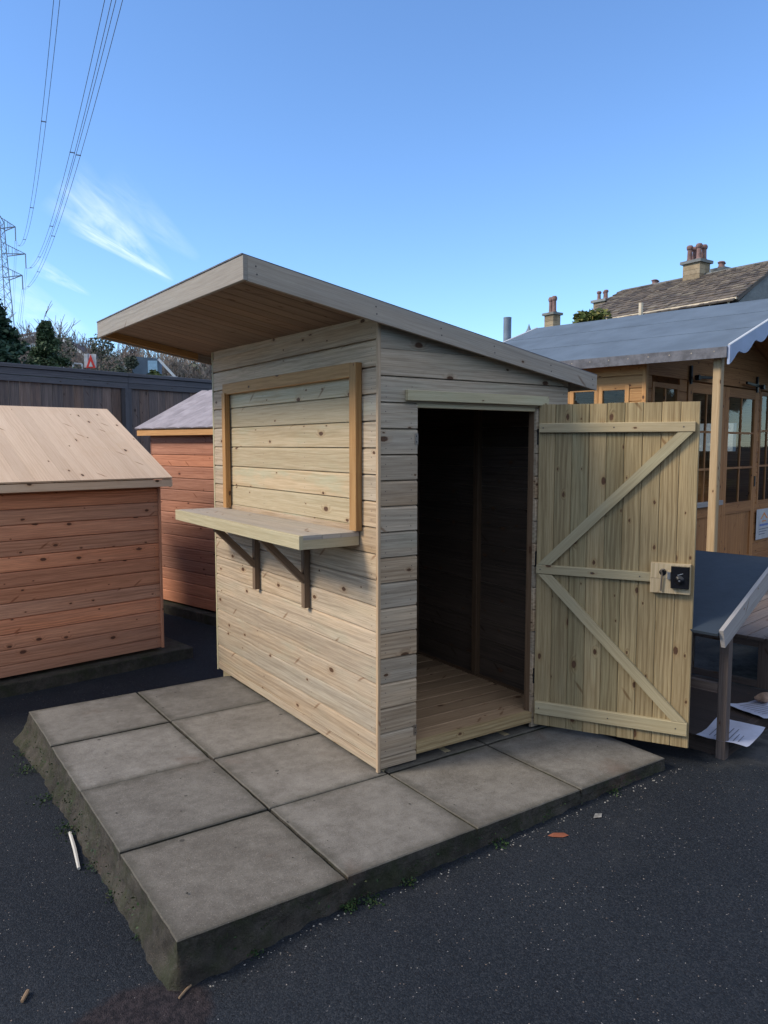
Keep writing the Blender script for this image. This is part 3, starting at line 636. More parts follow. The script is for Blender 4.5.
def brace(a, b, w):
    """batten whose ends are cut level where they meet the ledges"""
    dx, dz = b[0]-a[0], b[1]-a[1]; L = math.hypot(dx, dz); hw = w/2*L/abs(dz); uo = rng.uniform(0, 40); P = [(a[0]-hw, a[1]), (a[0]+hw, a[1]), (b[0]+hw, b[1]), (b[0]-hw, b[1])]
    P = [(min(max(x, .006), .752), z) for x, z in P]; V = [(x, -.0205, z) for x, z in P]+[(x, -.001, z) for x, z in P]
    Fs = [[0, 1, 2, 3], [7, 6, 5, 4]]+[[i, 4+i, 4+(i+1) % 4, (i+1) % 4] for i in range(4)]; q = lambda v: (uo+(v[0]*dx+v[2]*dz)/L, uo+(v[0]*dz-v[2]*dx)/L+v[1])
    mb = MB(); mb.add(V, Fs, [[q(V[i]) for i in f] for f in Fs], None, M['trim_pale']); dbuild(mb, 'door_brace', door)
brace((.045, .8865), (.700, 1.5585), .048); brace((.050, .836), (.715, .164), .048)
mb = MB(); mb.prism([(0, 0), (.18, 0), (.18, -.032), (.177, -.034), (.003, -.034), (0, -.032)], (.566, -.001, .792), Z, X, Y, .069, M['hatch'], col=(.3, .8, .1)); mb.prism([(0, 0), (.18, 0), (.18, -.032), (.177, -.034), (.003, -.034), (0, -.032)], (.566, -.001, .8625), Z, X, Y, .072, M['hatch'], col=(.3, .9, .1))
lb = dbuild(mb, 'lock_block', door)
mb = MB(); mb.prism([(0, 0), (.082, 0), (.082, -.02), (.078, -.024), (.004, -.024), (0, -.02)], (.660, -.0355, .822), Z, X, Y, .104, M['lock'])
mb.lathe((.700, -.0600, .862), [(.022, 0), (.022, .003), (.018, .006), (.010, .012), (.010, .014)], M['lock'], 20, (0, -1, 0)); mb.lathe((.700, -.0745, .862), [(.004, 0), (.004, .002)], M['steel'], 10, (0, -1, 0))
mb.bar((.69, -.061, .885), (.715, -.061, .895), .004, .002, M['steel'])
dbuild(mb, 'rim_lock', door)
mb = MB(); mb.prism([(0, 0), (.014, 0), (.014, -.014), (0, -.014)], (.644, -.036, .862), Z, X, Y, .034, M['steel']); dbuild(mb, 'lock_bolt', door)
mb = MB(); mb.lathe((.622, -.0355, .892), [(.016, 0), (.016, .002)], M['black'], 16, (0, -1, 0)); mb.tube([(.633, -.043, .902), (.628, -.049, .909), (.619, -.05, .908), (.616, -.049, .898), (.620, -.047, .885), (.618, -.046, .85), (.616, -.044, .803)], .0042, M['rust'], 8); dbuild(mb, 'pull_hook', door)
for z in (.25, .87, 1.50):
    mb = MB(); mb.tube([(-.006, .008, z), (-.006, .008, z+.08)], .006, M['black'], 8); dbuild(mb, 'hinge', door)

# ------------------------------------------------------------------ red shed, near left
def apex_shed(name, label, corner, wdir, ndir, length, depth, wall_h, eave_z, ridge_z, over, half, cladm, roof, h, first, side_over, zb, roofboards=True, ridge_cap=False):
    """corner = right end of the visible wall seen from the camera; wdir along wall; ndir outward"""
    o = thing(name, label, 'shed', (corner[0], corner[1], 0), math.atan2(wdir[1], wdir[0])); sgn = 1 if Vector((wdir[1], -wdir[0])).dot(Vector(ndir[:2])) > 0 else -1
    N = Vector((0, -sgn, 0))              # outward in local space
    def wall(nm, oo, al, up, out, L, ends=None):
        mb = MB(); shiplap(mb, oo, al, up, out, L, zb, wall_h, h, first, cladm, nails=(.05, L/2, L-.05)); return mb.build(nm, o)
    wall('front_wall', -N*.016, X, Z, N, length)
    mb = MB(); shiplap(mb, -N*(depth-.016), X, Z, -N, length, zb, wall_h, h, first, cladm); mb.build('back_wall', o)
    for nm, xx, out in (('gable_wall', .016, -X), ('gable_wall', length-.016, X)):
        mb = MB(); shiplap(mb, Vector((xx, 0, 0))-N*.017, -N, Z, out, depth-.034, zb, wall_h, h, first, cladm)
        mb.add([(xx, 0, wall_h), tuple(Vector((xx, 0, wall_h))-N*depth), tuple(Vector((xx, 0, wall_h+(ridge_z-eave_z)*.92))-N*depth/2), (xx+out.x*.015, 0, wall_h), tuple(Vector((xx+out.x*.015, 0, wall_h))-N*depth), tuple(Vector((xx+out.x*.015, 0, wall_h+(ridge_z-eave_z)*.92))-N*depth/2)],
               [[0, 1, 2], [3, 5, 4], [0, 2, 5, 3], [1, 4, 5, 2]], [[(0, 0)]*3, [(0, 0), (1, .5), (1, 0)], [(0, 0)]*4, [(0, 0)]*4], None, cladm)
        mb.build(nm, o)
    for xx in (-.003, length-.015):
        mb = MB(); mb.box(Vector((xx, 0, zb))+N*.002-(Vector((0, .018, 0)) if N.y < 0 else Vector((0, 0, 0)))*0, Z, X, wall_h-zb, .018, .018 if N.y > 0 else .018, cladm); mb.build('corner_trim', o)
    # roof: two slopes of boards running from ridge to eave
    RFo = MB(); slope = Vector((0, 0, 0)); Lx0, Lx1 = -side_over, length+side_over
    eave = N*over; ridge = -N*(half-over) if False else None
    yr = -half                                 # ridge position measured along N
    for sg in (1, -1):
        e = (N*over if sg > 0 else N*(2*yr-over)) + Z*eave_z; rr = N*yr + Z*ridge_z; dn = (e-rr); Ls = dn.length; dn.normalize(); up_ = X.cross(dn); up_ = up_ if up_.z > 0 else -up_
        x = Lx0; bw = .098
        while x < Lx1-.01:
            w = min(bw, Lx1-x); p = rr+X*x
            RFo.prism([(0.0008, 0), (w-.0008, 0), (w-.0008, -.012), (0.0008, -.012)] if not roofboards else [(0.0004, 0), (w-.0004, 0), (w-.0004, -.012), (0.0004, -.012)], p, dn, X, up_, Ls, roof if roofboards else roof, None); x += bw
    ro = RFo.build('roof', o)
    if not roofboards:
        fb = MB()
        for sg in (1, -1):
            e = (N*(over+.012) if sg > 0 else N*(2*yr-over-.012)) + Z*(eave_z-.005); rr = N*yr+Z*ridge_z; dn = (e-rr); Ls = dn.length; dn.normalize(); up_ = X.cross(dn); up_ = up_ if up_.z > 0 else -up_
            # felt slightly ridged where the boards meet underneath
            x = Lx0-.01; pr = []
            while x < Lx1+.01: pr.append((x, .0035+.011*abs(math.sin((x)*math.pi/.22))**.5)); x += .02
            pr = pr+[(pr[-1][0], .0008), (pr[0][0], .0008)]; fb.prism(pr, rr, dn, X, up_, Ls, M['purple'], (.5, .5, .5))
        fb.build('roof_felt', ro)
    # eave fascia and barge boards
    mb = MB(); e = N*(over-.018)+Z*(eave_z-.016); mb.prism([(0, 0), (.016, 0), (.016, -.052), (0, -.052)], e+X*Lx0, X, N, Z, Lx1-Lx0, M['roofpine'] if roofboards else M['shlight']); mb.build('fascia', o)
    for xx, out in ((Lx0, -1), (Lx1-.016, 1)):
        for sg in (1,):
            e = N*(over-.02)+Z*(eave_z-.014); rr = N*yr+Z*(ridge_z-.014); d_ = rr-e; mb = MB(); mb.prism([(0, 0), (.015, 0), (.015, -.06), (0, -.06)], e+X*(xx+.0005), d_, X, Z, d_.length, M['roofpine'] if roofboards else M['shlight']); mb.build('barge_board', o)
    return o
apex_shed('garden_shed', 'low red-stained shed with a bare pale board roof at the left edge', (1.136, 3.536), (-.988, -.152), (.152, -.988), 2.4, 1.95, 1.19, 1.255, 1.80, .10, 1.02, M['redclad'], M['roofpine'], .104, .03, .06, -.05)
wB = Vector((.242, -.97, 0))
apex_shed('garden_shed', 'darker red shed with lilac-grey felt roof, half hidden behind the kiosk', (1.737-.242*.15, 5.331+.97*.15), (.242, -.97), (-.97, -.242), 1.75, 1.4, 1.62, 1.655, 2.065, .10, .70, M['redclad2'], M['shlight'], .112, .06, .09, -.05, roofboards=False)
# concrete pads under the two sheds
def pad(name, o, d, L, n, Dp, z0, z1, mat):
    mb = MB(); d, n = Vector(d).normalized(), Vector(n).normalized(); c = .006
    mb.prism([(0, z0), (0, z1-c), (-c, z1), (-Dp, z1), (-Dp, z0)], o, d, n, Z, L, mat, (.4, .5, .5)); return mb.build(name, kind='structure')
pad('concrete_base', (1.136+.22, 3.536+.02-.07, 0), (-.988, -.152, 0), 2.8, (.152, -.988, 0), 2.2, GZ-.02, -.075, M['base'])
pad('concrete_kerb', (1.60, 5.55, 0), (.242, -.97, 0), 2.1, (-.97, -.242, 0), 2.0, GZ-.02, -.07, M['base'])
mb = MB()
for px in (.3, 1.0, 1.9):
    pass

# ------------------------------------------------------------------ fence
FR, FL = Vector((3.738, 8.889, 0)), Vector((.717, 7.931, 0)); fd = (FR-FL).normalized(); fn = Vector((fd.y, -fd.x, 0))
fs = FL-fd*2.6; flen = 9.5
FE = thing('timber_fence', 'tall dark weathered board fence with capping rails across the left background', 'fence', (fs.x, fs.y, 0), math.atan2(fd.y, fd.x))
FT = 2.47
mb = MB(); x = 0
while x < flen:
    w = rng.uniform(.13, .155); t = .018; dz = rng.uniform(-.012, .0); mb.prism([(0.002, 0), (w-.006, 0), (w-.006, t), (0.002, t)], (x, rng.uniform(-.004, .004), GZ), Z, X, Y, FT-.16-GZ+dz, M['fence']); x += w
mb.build('board_panel', FE)
for (z0, z1, t, yy, nm) in ((FT-.045, FT, .12, -.06, 'capping'), (FT-.135, FT-.055, .035, -.0395, 'rail'), (FT-.215, FT-.142, .03, -.0345, 'rail')):
    mb = MB(); x = 0
    while x < flen:
        L = min(2.15, flen-x); mb.prism([(yy, z0), (yy+t, z0), (yy+t, z1-.004), (yy+t-.01, z1), (yy+.006, z1), (yy, z1-.006)], (x, 0, rng.uniform(-.006, .006)), X, Y, Z, L-.006, M['fencecap']); x += 2.15
    mb.build(nm, FE)
mb = MB(); mb.box((0, -.06, 1.05), X, Z, flen, .08, .04, M['fence']); mb.build('rail', FE)
for x in (.62, 4.2-.0, 6.2, 8.3):
    mb = MB(); mb.box((x, -.105, GZ), Z, X, FT-.22-GZ, .1, .09, M['fencecap']); mb.build('post', FE)

# ------------------------------------------------------------------ summerhouse, right
sr = R(-10); Bv = Vector((math.sin(sr), math.cos(sr), 0)); Rv = Vector((Bv.y, -Bv.x, 0)); SQ = Vector((5.128, 1.446, 0))
SH = thing('summerhouse', 'orange-brown timber summerhouse with blue-grey felt roof, veranda and glazed doors', 'summerhouse', SQ, math.atan2(Rv.y, Rv.x))
EZ, AZ, HW, RL = 2.294, 2.975, 1.95, 3.11; WY = .774; WX0, WX1 = .2, 3.7
def shwall(nm, oo, al, out, L, z0, z1, holes, mat):
    mb = MB(); shiplap(mb, oo, al, Z, out, L, z0, z1, .12, .1, mat, holes=holes); return mb.build(nm, SH)
# front wall (faces -y) with openings
WZ = 2.215
ops = [(.12, .70, 1.05, 2.09), (.86, 1.80, .12, 2.13), (1.80, 2.76, .12, 2.13), (2.84, 3.40, .80, 2.13)]
shwall('front_wall', (WX0, WY+.016, 0), X, -Y, WX1-WX0, .1, WZ, [(a, b, c, d) for a, b, c, d in ops], M['shpine'])
mb = MB(); 
zz = WZ
while zz < AZ-.12:
    hx = (AZ-.06-zz)/(AZ-EZ)*HW; hx2 = (AZ-.06-zz-.118)/(AZ-EZ)*HW; hx = min(hx, 1.75); hx2 = min(hx2, 1.75)
    uo = rng.uniform(0, 40); P = [(HW-hx, zz+.001), (HW+hx, zz+.001), (HW+max(hx2, .02), zz+.118), (HW-max(hx2, .02), zz+.118)]
    V = [(x, WY, z_) for x, z_ in P]+[(x, WY+.016, z_) for x, z_ in P]; Fs = [[0, 1, 2, 3], [7, 6, 5, 4]]+[[i, 4+i, 4+(i+1) % 4, (i+1) % 4] for i in range(4)]
    mb.add(V, Fs, [[(uo+V[i][0], V[i][2]) for i in f] for f in Fs], None, M['shpine']); zz += .12
mb.build('gable_panel', SH)
shwall('side_wall', (WX0+.016, RL-.1, 0), -Y, -X, RL-.1-WY, .1, 2.27, [(RL-.1-WY-.785, RL-.1-WY-.155, 1.05, 2.06)], M['shlight'])
shwall('side_wall', (WX1-.016, WY, 0), Y, X, RL-.1-WY, .1, 2.27, [(.5, 1.6, 1.46, 1.74)], M['shpine'])
shwall('back_wall', (WX1, RL-.1-.016, 0), -X, Y, WX1-WX0, .1, 2.27, [], M['shpine'])
mb = MB(); mb.poly([(WX0+.02, WY+.02, .1), (WX1-.02, WY+.02, .1), (WX1-.02, RL-.13, .1), (WX0+.02, RL-.13, .1)], M['floorb']); mb.build('floor', SH)
mb = MB(); mb.box((WX0-.004, WY-.006, .1), Z, X, 2.16, .045, .04, M['shlight']); mb.build('corner_trim', SH)
def window(x0, x1, z0, z1, nx, nz, yy, mat, name='window', fw=.045, panel=None, along='x'):
    """glazed leaf in the plane y=yy (or x=yy when along=='y'), facing outward"""
    mb = MB()
    def bx(a0, a1, b0, b1, d0, t, m=mat):
        if along == 'x': mb.box((a0, yy+d0, b0), X if a1-a0 > b1-b0 else Z, Z if a1-a0 > b1-b0 else X, max(a1-a0, b1-b0), min(a1-a0, b1-b0), t if a1-a0 < b1-b0 else -t, m) if False else mb.prism([(0, 0), (t, 0), (t, (b1-b0) if a1-a0 > b1-b0 else (a1-a0)), (0, (b1-b0) if a1-a0 > b1-b0 else (a1-a0))], (a0, yy+d0, b0), X if a1-a0 > b1-b0 else Z, Y, Z if a1-a0 > b1-b0 else X, (a1-a0) if a1-a0 > b1-b0 else (b1-b0), m)
        else: mb.prism([(0, 0), (t, 0), (t, (b1-b0) if a1-a0 > b1-b0 else (a1-a0)), (0, (b1-b0) if a1-a0 > b1-b0 else (a1-a0))], (yy+d0, a0, b0), Y if a1-a0 > b1-b0 else Z, X, Z if a1-a0 > b1-b0 else Y, (a1-a0) if a1-a0 > b1-b0 else (b1-b0), m)
    bx(x0, x0+fw, z0, z1, 0, .035); bx(x1-fw, x1, z0, z1, 0, .035); bx(x0+fw, x1-fw, z1-fw, z1, .001, .034)
    gz0 = z0+fw
    if panel:
        bx(x0+fw, x1-fw, z0, z0+.1, .001, .034); bx(x0+fw, x1-fw, panel, panel+.12, .001, .034); gz0 = panel+.12
        k = x0+fw; pw = (x1-x0-2*fw)/5
        for i in range(5): bx(k+.001, k+pw-.001, z0+.1, panel, .014, .012); k += pw
    else: bx(x0+fw, x1-fw, z0, z0+fw, .001, .034)
    gx0, gx1, gz1 = x0+fw, x1-fw, z1-fw
    for i in range(1, nx): c = gx0+(gx1-gx0)*i/nx; bx(c-.011, c+.011, gz0, gz1, .006, .02)
    for i in range(1, nz): c = gz0+(gz1-gz0)*i/nz; bx(gx0, gx1, c-.011, c+.011, .003, .026)
    w = mb.build(name, SH); g2 = MB()
    P = [(gx0, gz0), (gx1, gz0), (gx1, gz1), (gx0, gz1)]
    g2.poly([((a, yy+.017, b) if along == 'x' else (yy+.017, a, b)) for a, b in P], M['glass']); g2.build('pane', w); return w
window(WX0+.13, WX0+.69, 1.06, 2.08, 2, 3, WY-.004, M['shpine'])
d1 = window(WX0+.87, WX0+1.795, .13, 2.12, 2, 3, WY-.012, M['shpine'], 'door', .10, .74)
d2 = window(WX0+1.80, WX0+2.75, .13, 2.12, 2, 3, WY-.012, M['shpine'], 'door', .10, .74)
window(WX0+2.845, WX0+3.395, .80, 2.12, 2, 3, WY-.004, M['shpine'])
wy = WY
window(wy+.09, wy+.345, 1.10, 2.05, 1, 1, WX0-.004, M['shlight'], fw=.03, along='y') if False else None
window(wy+.16, wy+.47, 1.06, 2.05, 1, 1, WX0-.006, M['shlight'], fw=.04, along='y')
window(wy+.475, wy+.78, 1.06, 2.05, 1, 1, WX0-.006, M['shlight'], fw=.04, along='y')
mb = MB(); mb.box((WX0+.95, WY-.055, .86), X, Y, .78, .045, .05, M['barge']); mb.build('door_sill', SH)
mb = MB(); mb.box((WX0+2.705, WY-.022, 1.02), Z, X, .12, .03, .008, M['black']); mb.build('door_lock', SH)
for x in (.97, 2.62):                                # cabin hooks above the doors
    mb = MB(); s_ = 1 if x < 1.5 else -1; mb.box((WX0+x-.025-.06*s_, WY-.03, 2.10), Z, X, .18, .035, .02, M['black']); mb.bar((WX0+x-.06*s_, WY-.06, 2.165), (WX0+x+.38*s_, WY-.06, 2.185), .028, .02, M['black']); mb.bar((WX0+x+.37*s_, WY-.05, 2.14), (WX0+x+.37*s_, WY-.05, 2.23), .022, .03, M['black']); mb.tube([(WX0+x-.05*s_, WY-.06, 2.16), (WX0+x-.05*s_, WY-.10, 2.16)], .028, M['black'], 10); mb.build('door_hinge', SH)
# posts and veranda deck
for x, in ((.13,), (3.77,)):
    mb = MB(); mb.box((x-.04, .06, -.02), Z, X, 2.25, .068, .068, M['post'], ch=.006); mb.build('veranda_post', SH)
mb = MB(); mb.box((.08, .085, 2.17), X, Z, 3.34, .09, .04, M['shpine']); mb.build('veranda_beam', SH) if False else None
mb = MB(); y = .02
while y < WY-.02: mb.box((.1, y, .02), X, Y, 3.7, .115, .025, M['deck']); y += .12
mb.build('veranda_deck', SH)
# roof
rfm = MB(); un = MB()
for sg in (1, -1):
    e = Vector((HW-sg*HW, 0, EZ)); rr = Vector((HW, 0, AZ)); dn = (e-rr); Ls = dn.length; dn.normalize(); up_ = Y.cross(dn); up_ = up_ if up_.z > 0 else -up_
    n_ = 24; prof = [(RL*i/n_, 0) for i in range(n_+1)]
    # felt in three strips with laps
    for k in range(3):
        a0, a1 = Ls*k/3-(.03 if k else 0), Ls*(k+1)/3+(.0 if k < 2 else .012); lift = .006-(.002*k)+.0
        rfm.prism([(-.02, .004+(2-k)*.0035), (RL+.02, .004+(2-k)*.0035), (RL+.02, .0005+(2-k)*.0035), (-.02, .0005+(2-k)*.0035)], rr+dn*a0, dn, Y, up_, a1-a0, M['felt'], (.5, .5, .5))
    y = 0
    while y < RL-.01: un.prism([(y+.001, -.014), (min(y+.118, RL), -.014), (min(y+.118, RL), -.0005), (y+.001, -.0005)], rr, dn, Y, up_, Ls-.01, M['shpine']); y += .12
ro = un.build('roof', SH); rfm.build('roof_felt', ro)
mb = MB(); e = Vector((0, 0, EZ)); mb.prism([(-.016, .002), (.0, .004), (.0, -.085), (-.016, -.085)], e+Y*-.02, Y, X, Z, RL+.04, M['feltedge'])
for i in range(16): mb.disc((-.0172, .08+i*.19, EZ-.03), -X, .006, M['rust'])
mb.build('eave_strip', SH)
def bargeb(yy):
    mb = MB()
    for sg in (1, -1):
        T_ = []; Bt = []; n_ = 60
        for i in range(n_+1):
            t = i/n_; x = HW-sg*HW*(1-t)*1.0; z_ = EZ+(AZ-EZ)*t; s_ = t*HW; ph = (s_ % .36)/.36
            dep = .085+.055*abs(math.cos(math.pi*(s_/.36)))**1.3; T_.append((x, z_+.012)); Bt.append((x, z_-dep))
        for i in range(n_):
            q = [T_[i], T_[i+1], Bt[i+1], Bt[i]]; V = [(a, yy, b) for a, b in q]+[(a, yy-.02, b) for a, b in q]; Fs = [[0, 1, 2, 3], [7, 6, 5, 4], [0, 4, 5, 1], [3, 2, 6, 7]]
            if i == 0: Fs.append([0, 3, 7, 4])
            mb.add(V, Fs, [[(0, 0)]*4 for _ in Fs], (.5, .5, .5), M['bargepaint'])
    b = mb.build('barge_board', SH); mb = MB(); e = Vector((0, yy-.011, EZ+.013)); r_ = Vector((HW, yy-.011, AZ+.013))
    mb.tube([e, r_], .011, M['white'], 6); mb.build('edge_trim', b)
bargeb(-.021); bargeb(RL+.045)
# poster on the front wall
PO = thing('poster', 'small white poster with an orange house emblem on the summerhouse wall', 'poster', SQ+Rv*(WX0+2.82)+Bv*(WY-.012), math.atan2(Rv.y, Rv.x))
mb = MB(); mb.box((0, -.006, .40), X, Z, .46, .33, -.002, M['signw']) if False else mb.prism([(0, 0), (-.003, 0), (-.003, .36), (0, .36)], (0, -.008, .38), X, Y, Z, .48, M['signw']); mb.build('sheet', PO)
mb = MB(); yq = -.0125
def q3(pts, m): mb.poly([(a, yq, b) for a, b in pts], m)
q3([(.12, .62), (.24, .70), (.36, .62), (.32, .62), (.24, .672), (.16, .62)], M['orange']); q3([(.17, .60), (.31, .60), (.31, .585), (.17, .585)], M['orange']); q3([(.1, .56), (.38, .56), (.38, .535), (.1, .535)], M['bluep'])
for i in range(3): q3([(.09, .505-i*.03), (.39-.05*i, .505-i*.03), (.39-.05*i, .495-i*.03), (.09, .495-i*.03)], M['ink'])
mb.build('print', PO)

# ------------------------------------------------------------------ felt-roofed hutch display beside the door
HP = Vector((0, 0, 0)); HPG = CAM+ray(725.5, 758)*((GR-CAM.z)/ray(725.5, 758).z); HU_ = thing('hutch', 'small open timber hutch with dark blue felt roof beside the open door', 'hutch', HPG, math.atan2(Rv.y, Rv.x))
# local: x right (Rv), y back (Bv), z up from ground
e0, e1_, r1 = (-.235, .715), None, (.52, .985)
HL = .95
mb = MB(); mb.prism([(0, 0), (1.0, 0), (1.0, .028), (.0, .028)], (0, 0, .05), Y, X, Z, HL, M['hutchb']); 
mb.box((0, 0, .0), X, Z, 1.0, .078, -.04, M['hutchb']) if False else mb.prism([(0, 0), (.04, 0), (.04, .08), (0, .08)], (0, -.002, .0), X, Y, Z, 1.0, M['hutchb']); mb.prism([(0, 0), (.04, 0), (.04, .08), (0, .08)], (-.002, .04, .0), Y, X, Z, HL-.04, M['hutchb']); mb.build('base', HU_)
for (x, y) in ((-.035, -.008), (-.035, HL-.1), (.955, -.008), (.955, HL-.1)):
    mb = MB(); mb.box((x, y, .0), Z, X, (.665 if x < .5 else .70), .05, .045, M['hutchw']); mb.build('leg', HU_)
mb = MB(); mb.prism([(0, 0), (.03, 0), (.03, .045), (0, .045)], (-.03, .04, .33), Y, X, Z, HL-.1, M['hutchw']); mb.build('crossbar', HU_)
for sg, nm in ((1, 'roof'), (-1, 'roof')):
    rr = Vector((.50, -.03, .945)); e = Vector((.50-sg*.735, -.03, .665)); dn = (e-rr); Ls = dn.length; dn.normalize(); up_ = Y.cross(dn); up_ = up_ if up_.z > 0 else -up_
    mb = MB(); mb.prism([(0, 0), (HL+.06, 0), (HL+.06, .014), (0, .014)], rr, dn, Y, up_, Ls, M['bluefelt'], (.5, .5, .5)); mb.build('roof', HU_)
    mb = MB(); mb.prism([(0, .022), (-.02, .022), (-.02, -.07), (0, -.07)], e-dn*.02, -dn, Y, up_, Ls-.02, M['barge']); mb.build('barge_board', HU_)
mb = MB()
for i in range(7): mb.box((.06+.13*i, HL-.05, .09), Z, X, .62, .125, .012, M['redclad2'])
mb.build('back_panel', HU_)
# low slatted staging behind with glazed panels
ST = thing('slatted_staging', 'low slatted timber staging with glazed side frames in front of the veranda', 'staging', Vector((3.93, .90, GZ)), math.atan2(Rv.y, Rv.x))
def place_staging():
    d = ray(728, 681); t = (GR-CAM.z)/d.z; p = CAM+d*t; ST.location = (p.x, p.y, GR); return p
place_staging()
SHT, SLN, SWD = .33, 2.2, 1.5     # height, length toward -y local, width
mb = MB(); y = -SLN+.3
while y < .3: mb.box((-.02, y, SHT-.02), X, Y, SWD, .105, .02, M['deck']); y += .112
mb.build('top', ST)
for i in range(4):
    y0_ = .28-i*.5; mb = MB()
    for a, b, c, d in ((y0_-.5, y0_-.46, 0, SHT-.025), (y0_-.04, y0_, 0, SHT-.025)): mb.box((0, a, c), Z, X, d-c, .03, .04, M['hutchw'])
    for c in (0.001, SHT-.068): mb.prism([(0, 0), (.03, 0), (.03, .04), (0, .04)], (.001, y0_-.459, c), Y, X, Z, .418, M['hutchw'])
    fr = mb.build('glazed_frame', ST); mb = MB(); mb.poly([(.015, y0_-.46, .04), (.015, y0_-.04, .04), (.015, y0_-.04, SHT-.065), (.015, y0_-.46, SHT-.065)], M['glass']); mb.build('pane', fr)
for (x, y) in ((SWD-.1, .2), (SWD-.1, -SLN+.4)):
    mb = MB(); mb.box((x, y, 0), Z, X, SHT-.022, .045, .045, M['hutchw']); mb.build('leg', ST)
# leaflets
def leaflet(label, px, w, h, rot, z, marks):
    d = ray(*px); t = (z-CAM.z)/d.z; p = CAM+d*t; o = thing('leaflet', label, 'leaflet', (p.x, p.y, z), rot); mb = MB(); n_ = 8; V = []; r = random.Random(int(px[0]))
    for i in range(n_+1):
        for j in range(n_+1): V.append(((i/n_-.5)*w, (j/n_-.5)*h, .004+.006*math.sin(i*1.1+r.random())*math.sin(j*.9)+(.012*(abs(i/n_-.5)*2)**4)))
    Fs = [[i*(n_+1)+j, (i+1)*(n_+1)+j, (i+1)*(n_+1)+j+1, i*(n_+1)+j+1] for i in range(n_) for j in range(n_)]; mb.add(V, Fs, [[(0, 0)]*4 for _ in Fs], (.5, .5, .5), M['paper'])
    sh = mb.build('sheet', o, smooth=True)
    mb = MB(); r = random.Random(3)
    for k in range(7):
        x = -.36*w; ww = w*r.uniform(.3, .68); y = (.30-k*.095)*h; mb.add([(x, y, .0135), (x+ww, y, .0135), (x+ww, y-.02*h, .0135), (x, y-.02*h, .0135)], [[3, 2, 1, 0]], [[(0, 0)]*4], None, M['ink'])
    mb.build('print', o); return o
leaflet('white printed leaflet lying on the hutch base behind its front leg', (731, 734), .34, .24, R(15), GR+.080, 1)
leaflet('white leaflet at the right edge of the photo weighed down by a lump of stone', (767, 709), .36, .25, R(-10), GR+.080, 1)
def rubble():
    d = ray(764, 702); t = (GR+.09-CAM.z)/d.z; p = CAM+d*t; bm = bmesh.new(); bmesh.ops.create_icosphere(bm, subdivisions=3, radius=.045)
    r = random.Random(2)
    for v in bm.verts: v.co = Vector((v.co.x*1.5, v.co.y*.9, v.co.z*.55))*(1+.22*math.sin(v.co.x*60+1)*math.cos(v.co.y*70)+r.uniform(-.05, .05))
    me = bpy.data.meshes.new('stone'); bm.to_mesh(me); bm.free(); me.materials.append(M['rubble']); o = bpy.data.objects.new('stone', me); COL.objects.link(o); o.location = (p.x, p.y, GR+.115); o['label'] = 'broken reddish stone sitting on the leaflet at the right edge'; o['category'] = 'stone'
rubble()

# ------------------------------------------------------------------ stone house and chimneys beyond
HX, HY0, HY1, HEZ = 26.2, 14.0, 21.6, 6.9; HRX, HRZ = 29.25, 8.70
H = thing('stone_house', 'old stone house with mossy slate roof and chimney stacks behind the summerhouse', 'house', (HX, HY0, GZ))
def hb(name, lo, hi, mat, parent=H):
    mb = MB(); mb.prism([(0, 0), (hi[0]-lo[0], 0), (hi[0]-lo[0], hi[1]-lo[1]), (0, hi[1]-lo[1])], lo, Z, X, Y, hi[2]-lo[2], mat); return mb.build(name, parent)
zg = -GZ
hb('wall', (.25, .1, 0), (5.9, HY1-HY0-.1, HEZ+zg-.1), M['stoneg'])
mb = MB(); gz = HEZ+zg-.1; 
mb.prism([(.25, gz), (5.9, gz), (3.05, HRZ+zg-.12)], (0, .1, 0), Y, X, Z, .3, M['stoneg']); mb.build('gable', H); mb = MB(); mb.prism([(.25, gz), (5.9, gz), (3.05, HRZ+zg-.12)], (0, HY1-HY0-.4, 0), Y, X, Z, .3, M['stoneg']); mb.build('gable', H)
mb = MB()
for sg in (1, -1):
    e = Vector((3.05-sg*3.05, 0, HEZ+zg)); rr = Vector((3.05, 0, HRZ+zg)); dn = (e-rr).normalized(); Ls = (e-rr).length; up_ = Y.cross(dn); up_ = up_ if up_.z > 0 else -up_
    mb.prism([(0, -.12), (HY1-HY0, -.12), (HY1-HY0, -.02), (0, -.02)], rr, dn, Y, up_, Ls, M['slate'], (.3, .3, .3))
    s_ = 0; k = 0
    while s_ < Ls:
        rh = .17+.15*s_/Ls; y = -.05+rng.uniform(0, .1)
        while y < HY1-HY0+.02:
            w = rng.uniform(.18, .42); th = rng.uniform(.02, .045)
            a = rr+dn*(s_-.05)+up_*(-.018); b_ = rr+dn*(s_+rh)+up_*.0
            V = [a+Y*y, a+Y*(y+w-.012), b_+Y*(y+w-.012), b_+Y*y]; V2 = [v+up_*th for v in V[:2]]+[v+up_*(th+.02) for v in V[2:]]
            mb.add(V+V2, [[4, 5, 6, 7], [3, 7, 6, 2], [0, 4, 7, 3], [1, 2, 6, 5]], [[(0, 0)]*4]*4, None, M['slate']); y += w
        s_ += rh
    mb.prism([(-.1, -.02), (.02, .06), (.02, -.06)], rr+Y*0, Y, -dn, up_, HY1-HY0, M['stoneg'], (.3, .3, .3)) if sg > 0 else None
mb.build('roof', H)
mb = MB(); mb.prism([(-.10, .02), (-.02, .02), (-.02, -.05), (-.10, -.05)], (0, 0, HEZ+zg), Y, X, Z, HY1-HY0, M['cream'])
for i in range(9): mb.box((-.06, .3+i*.75, HEZ+zg-.18), Z, X, .14, .06, .06, M['cream'])
mb.build('gutter', H)
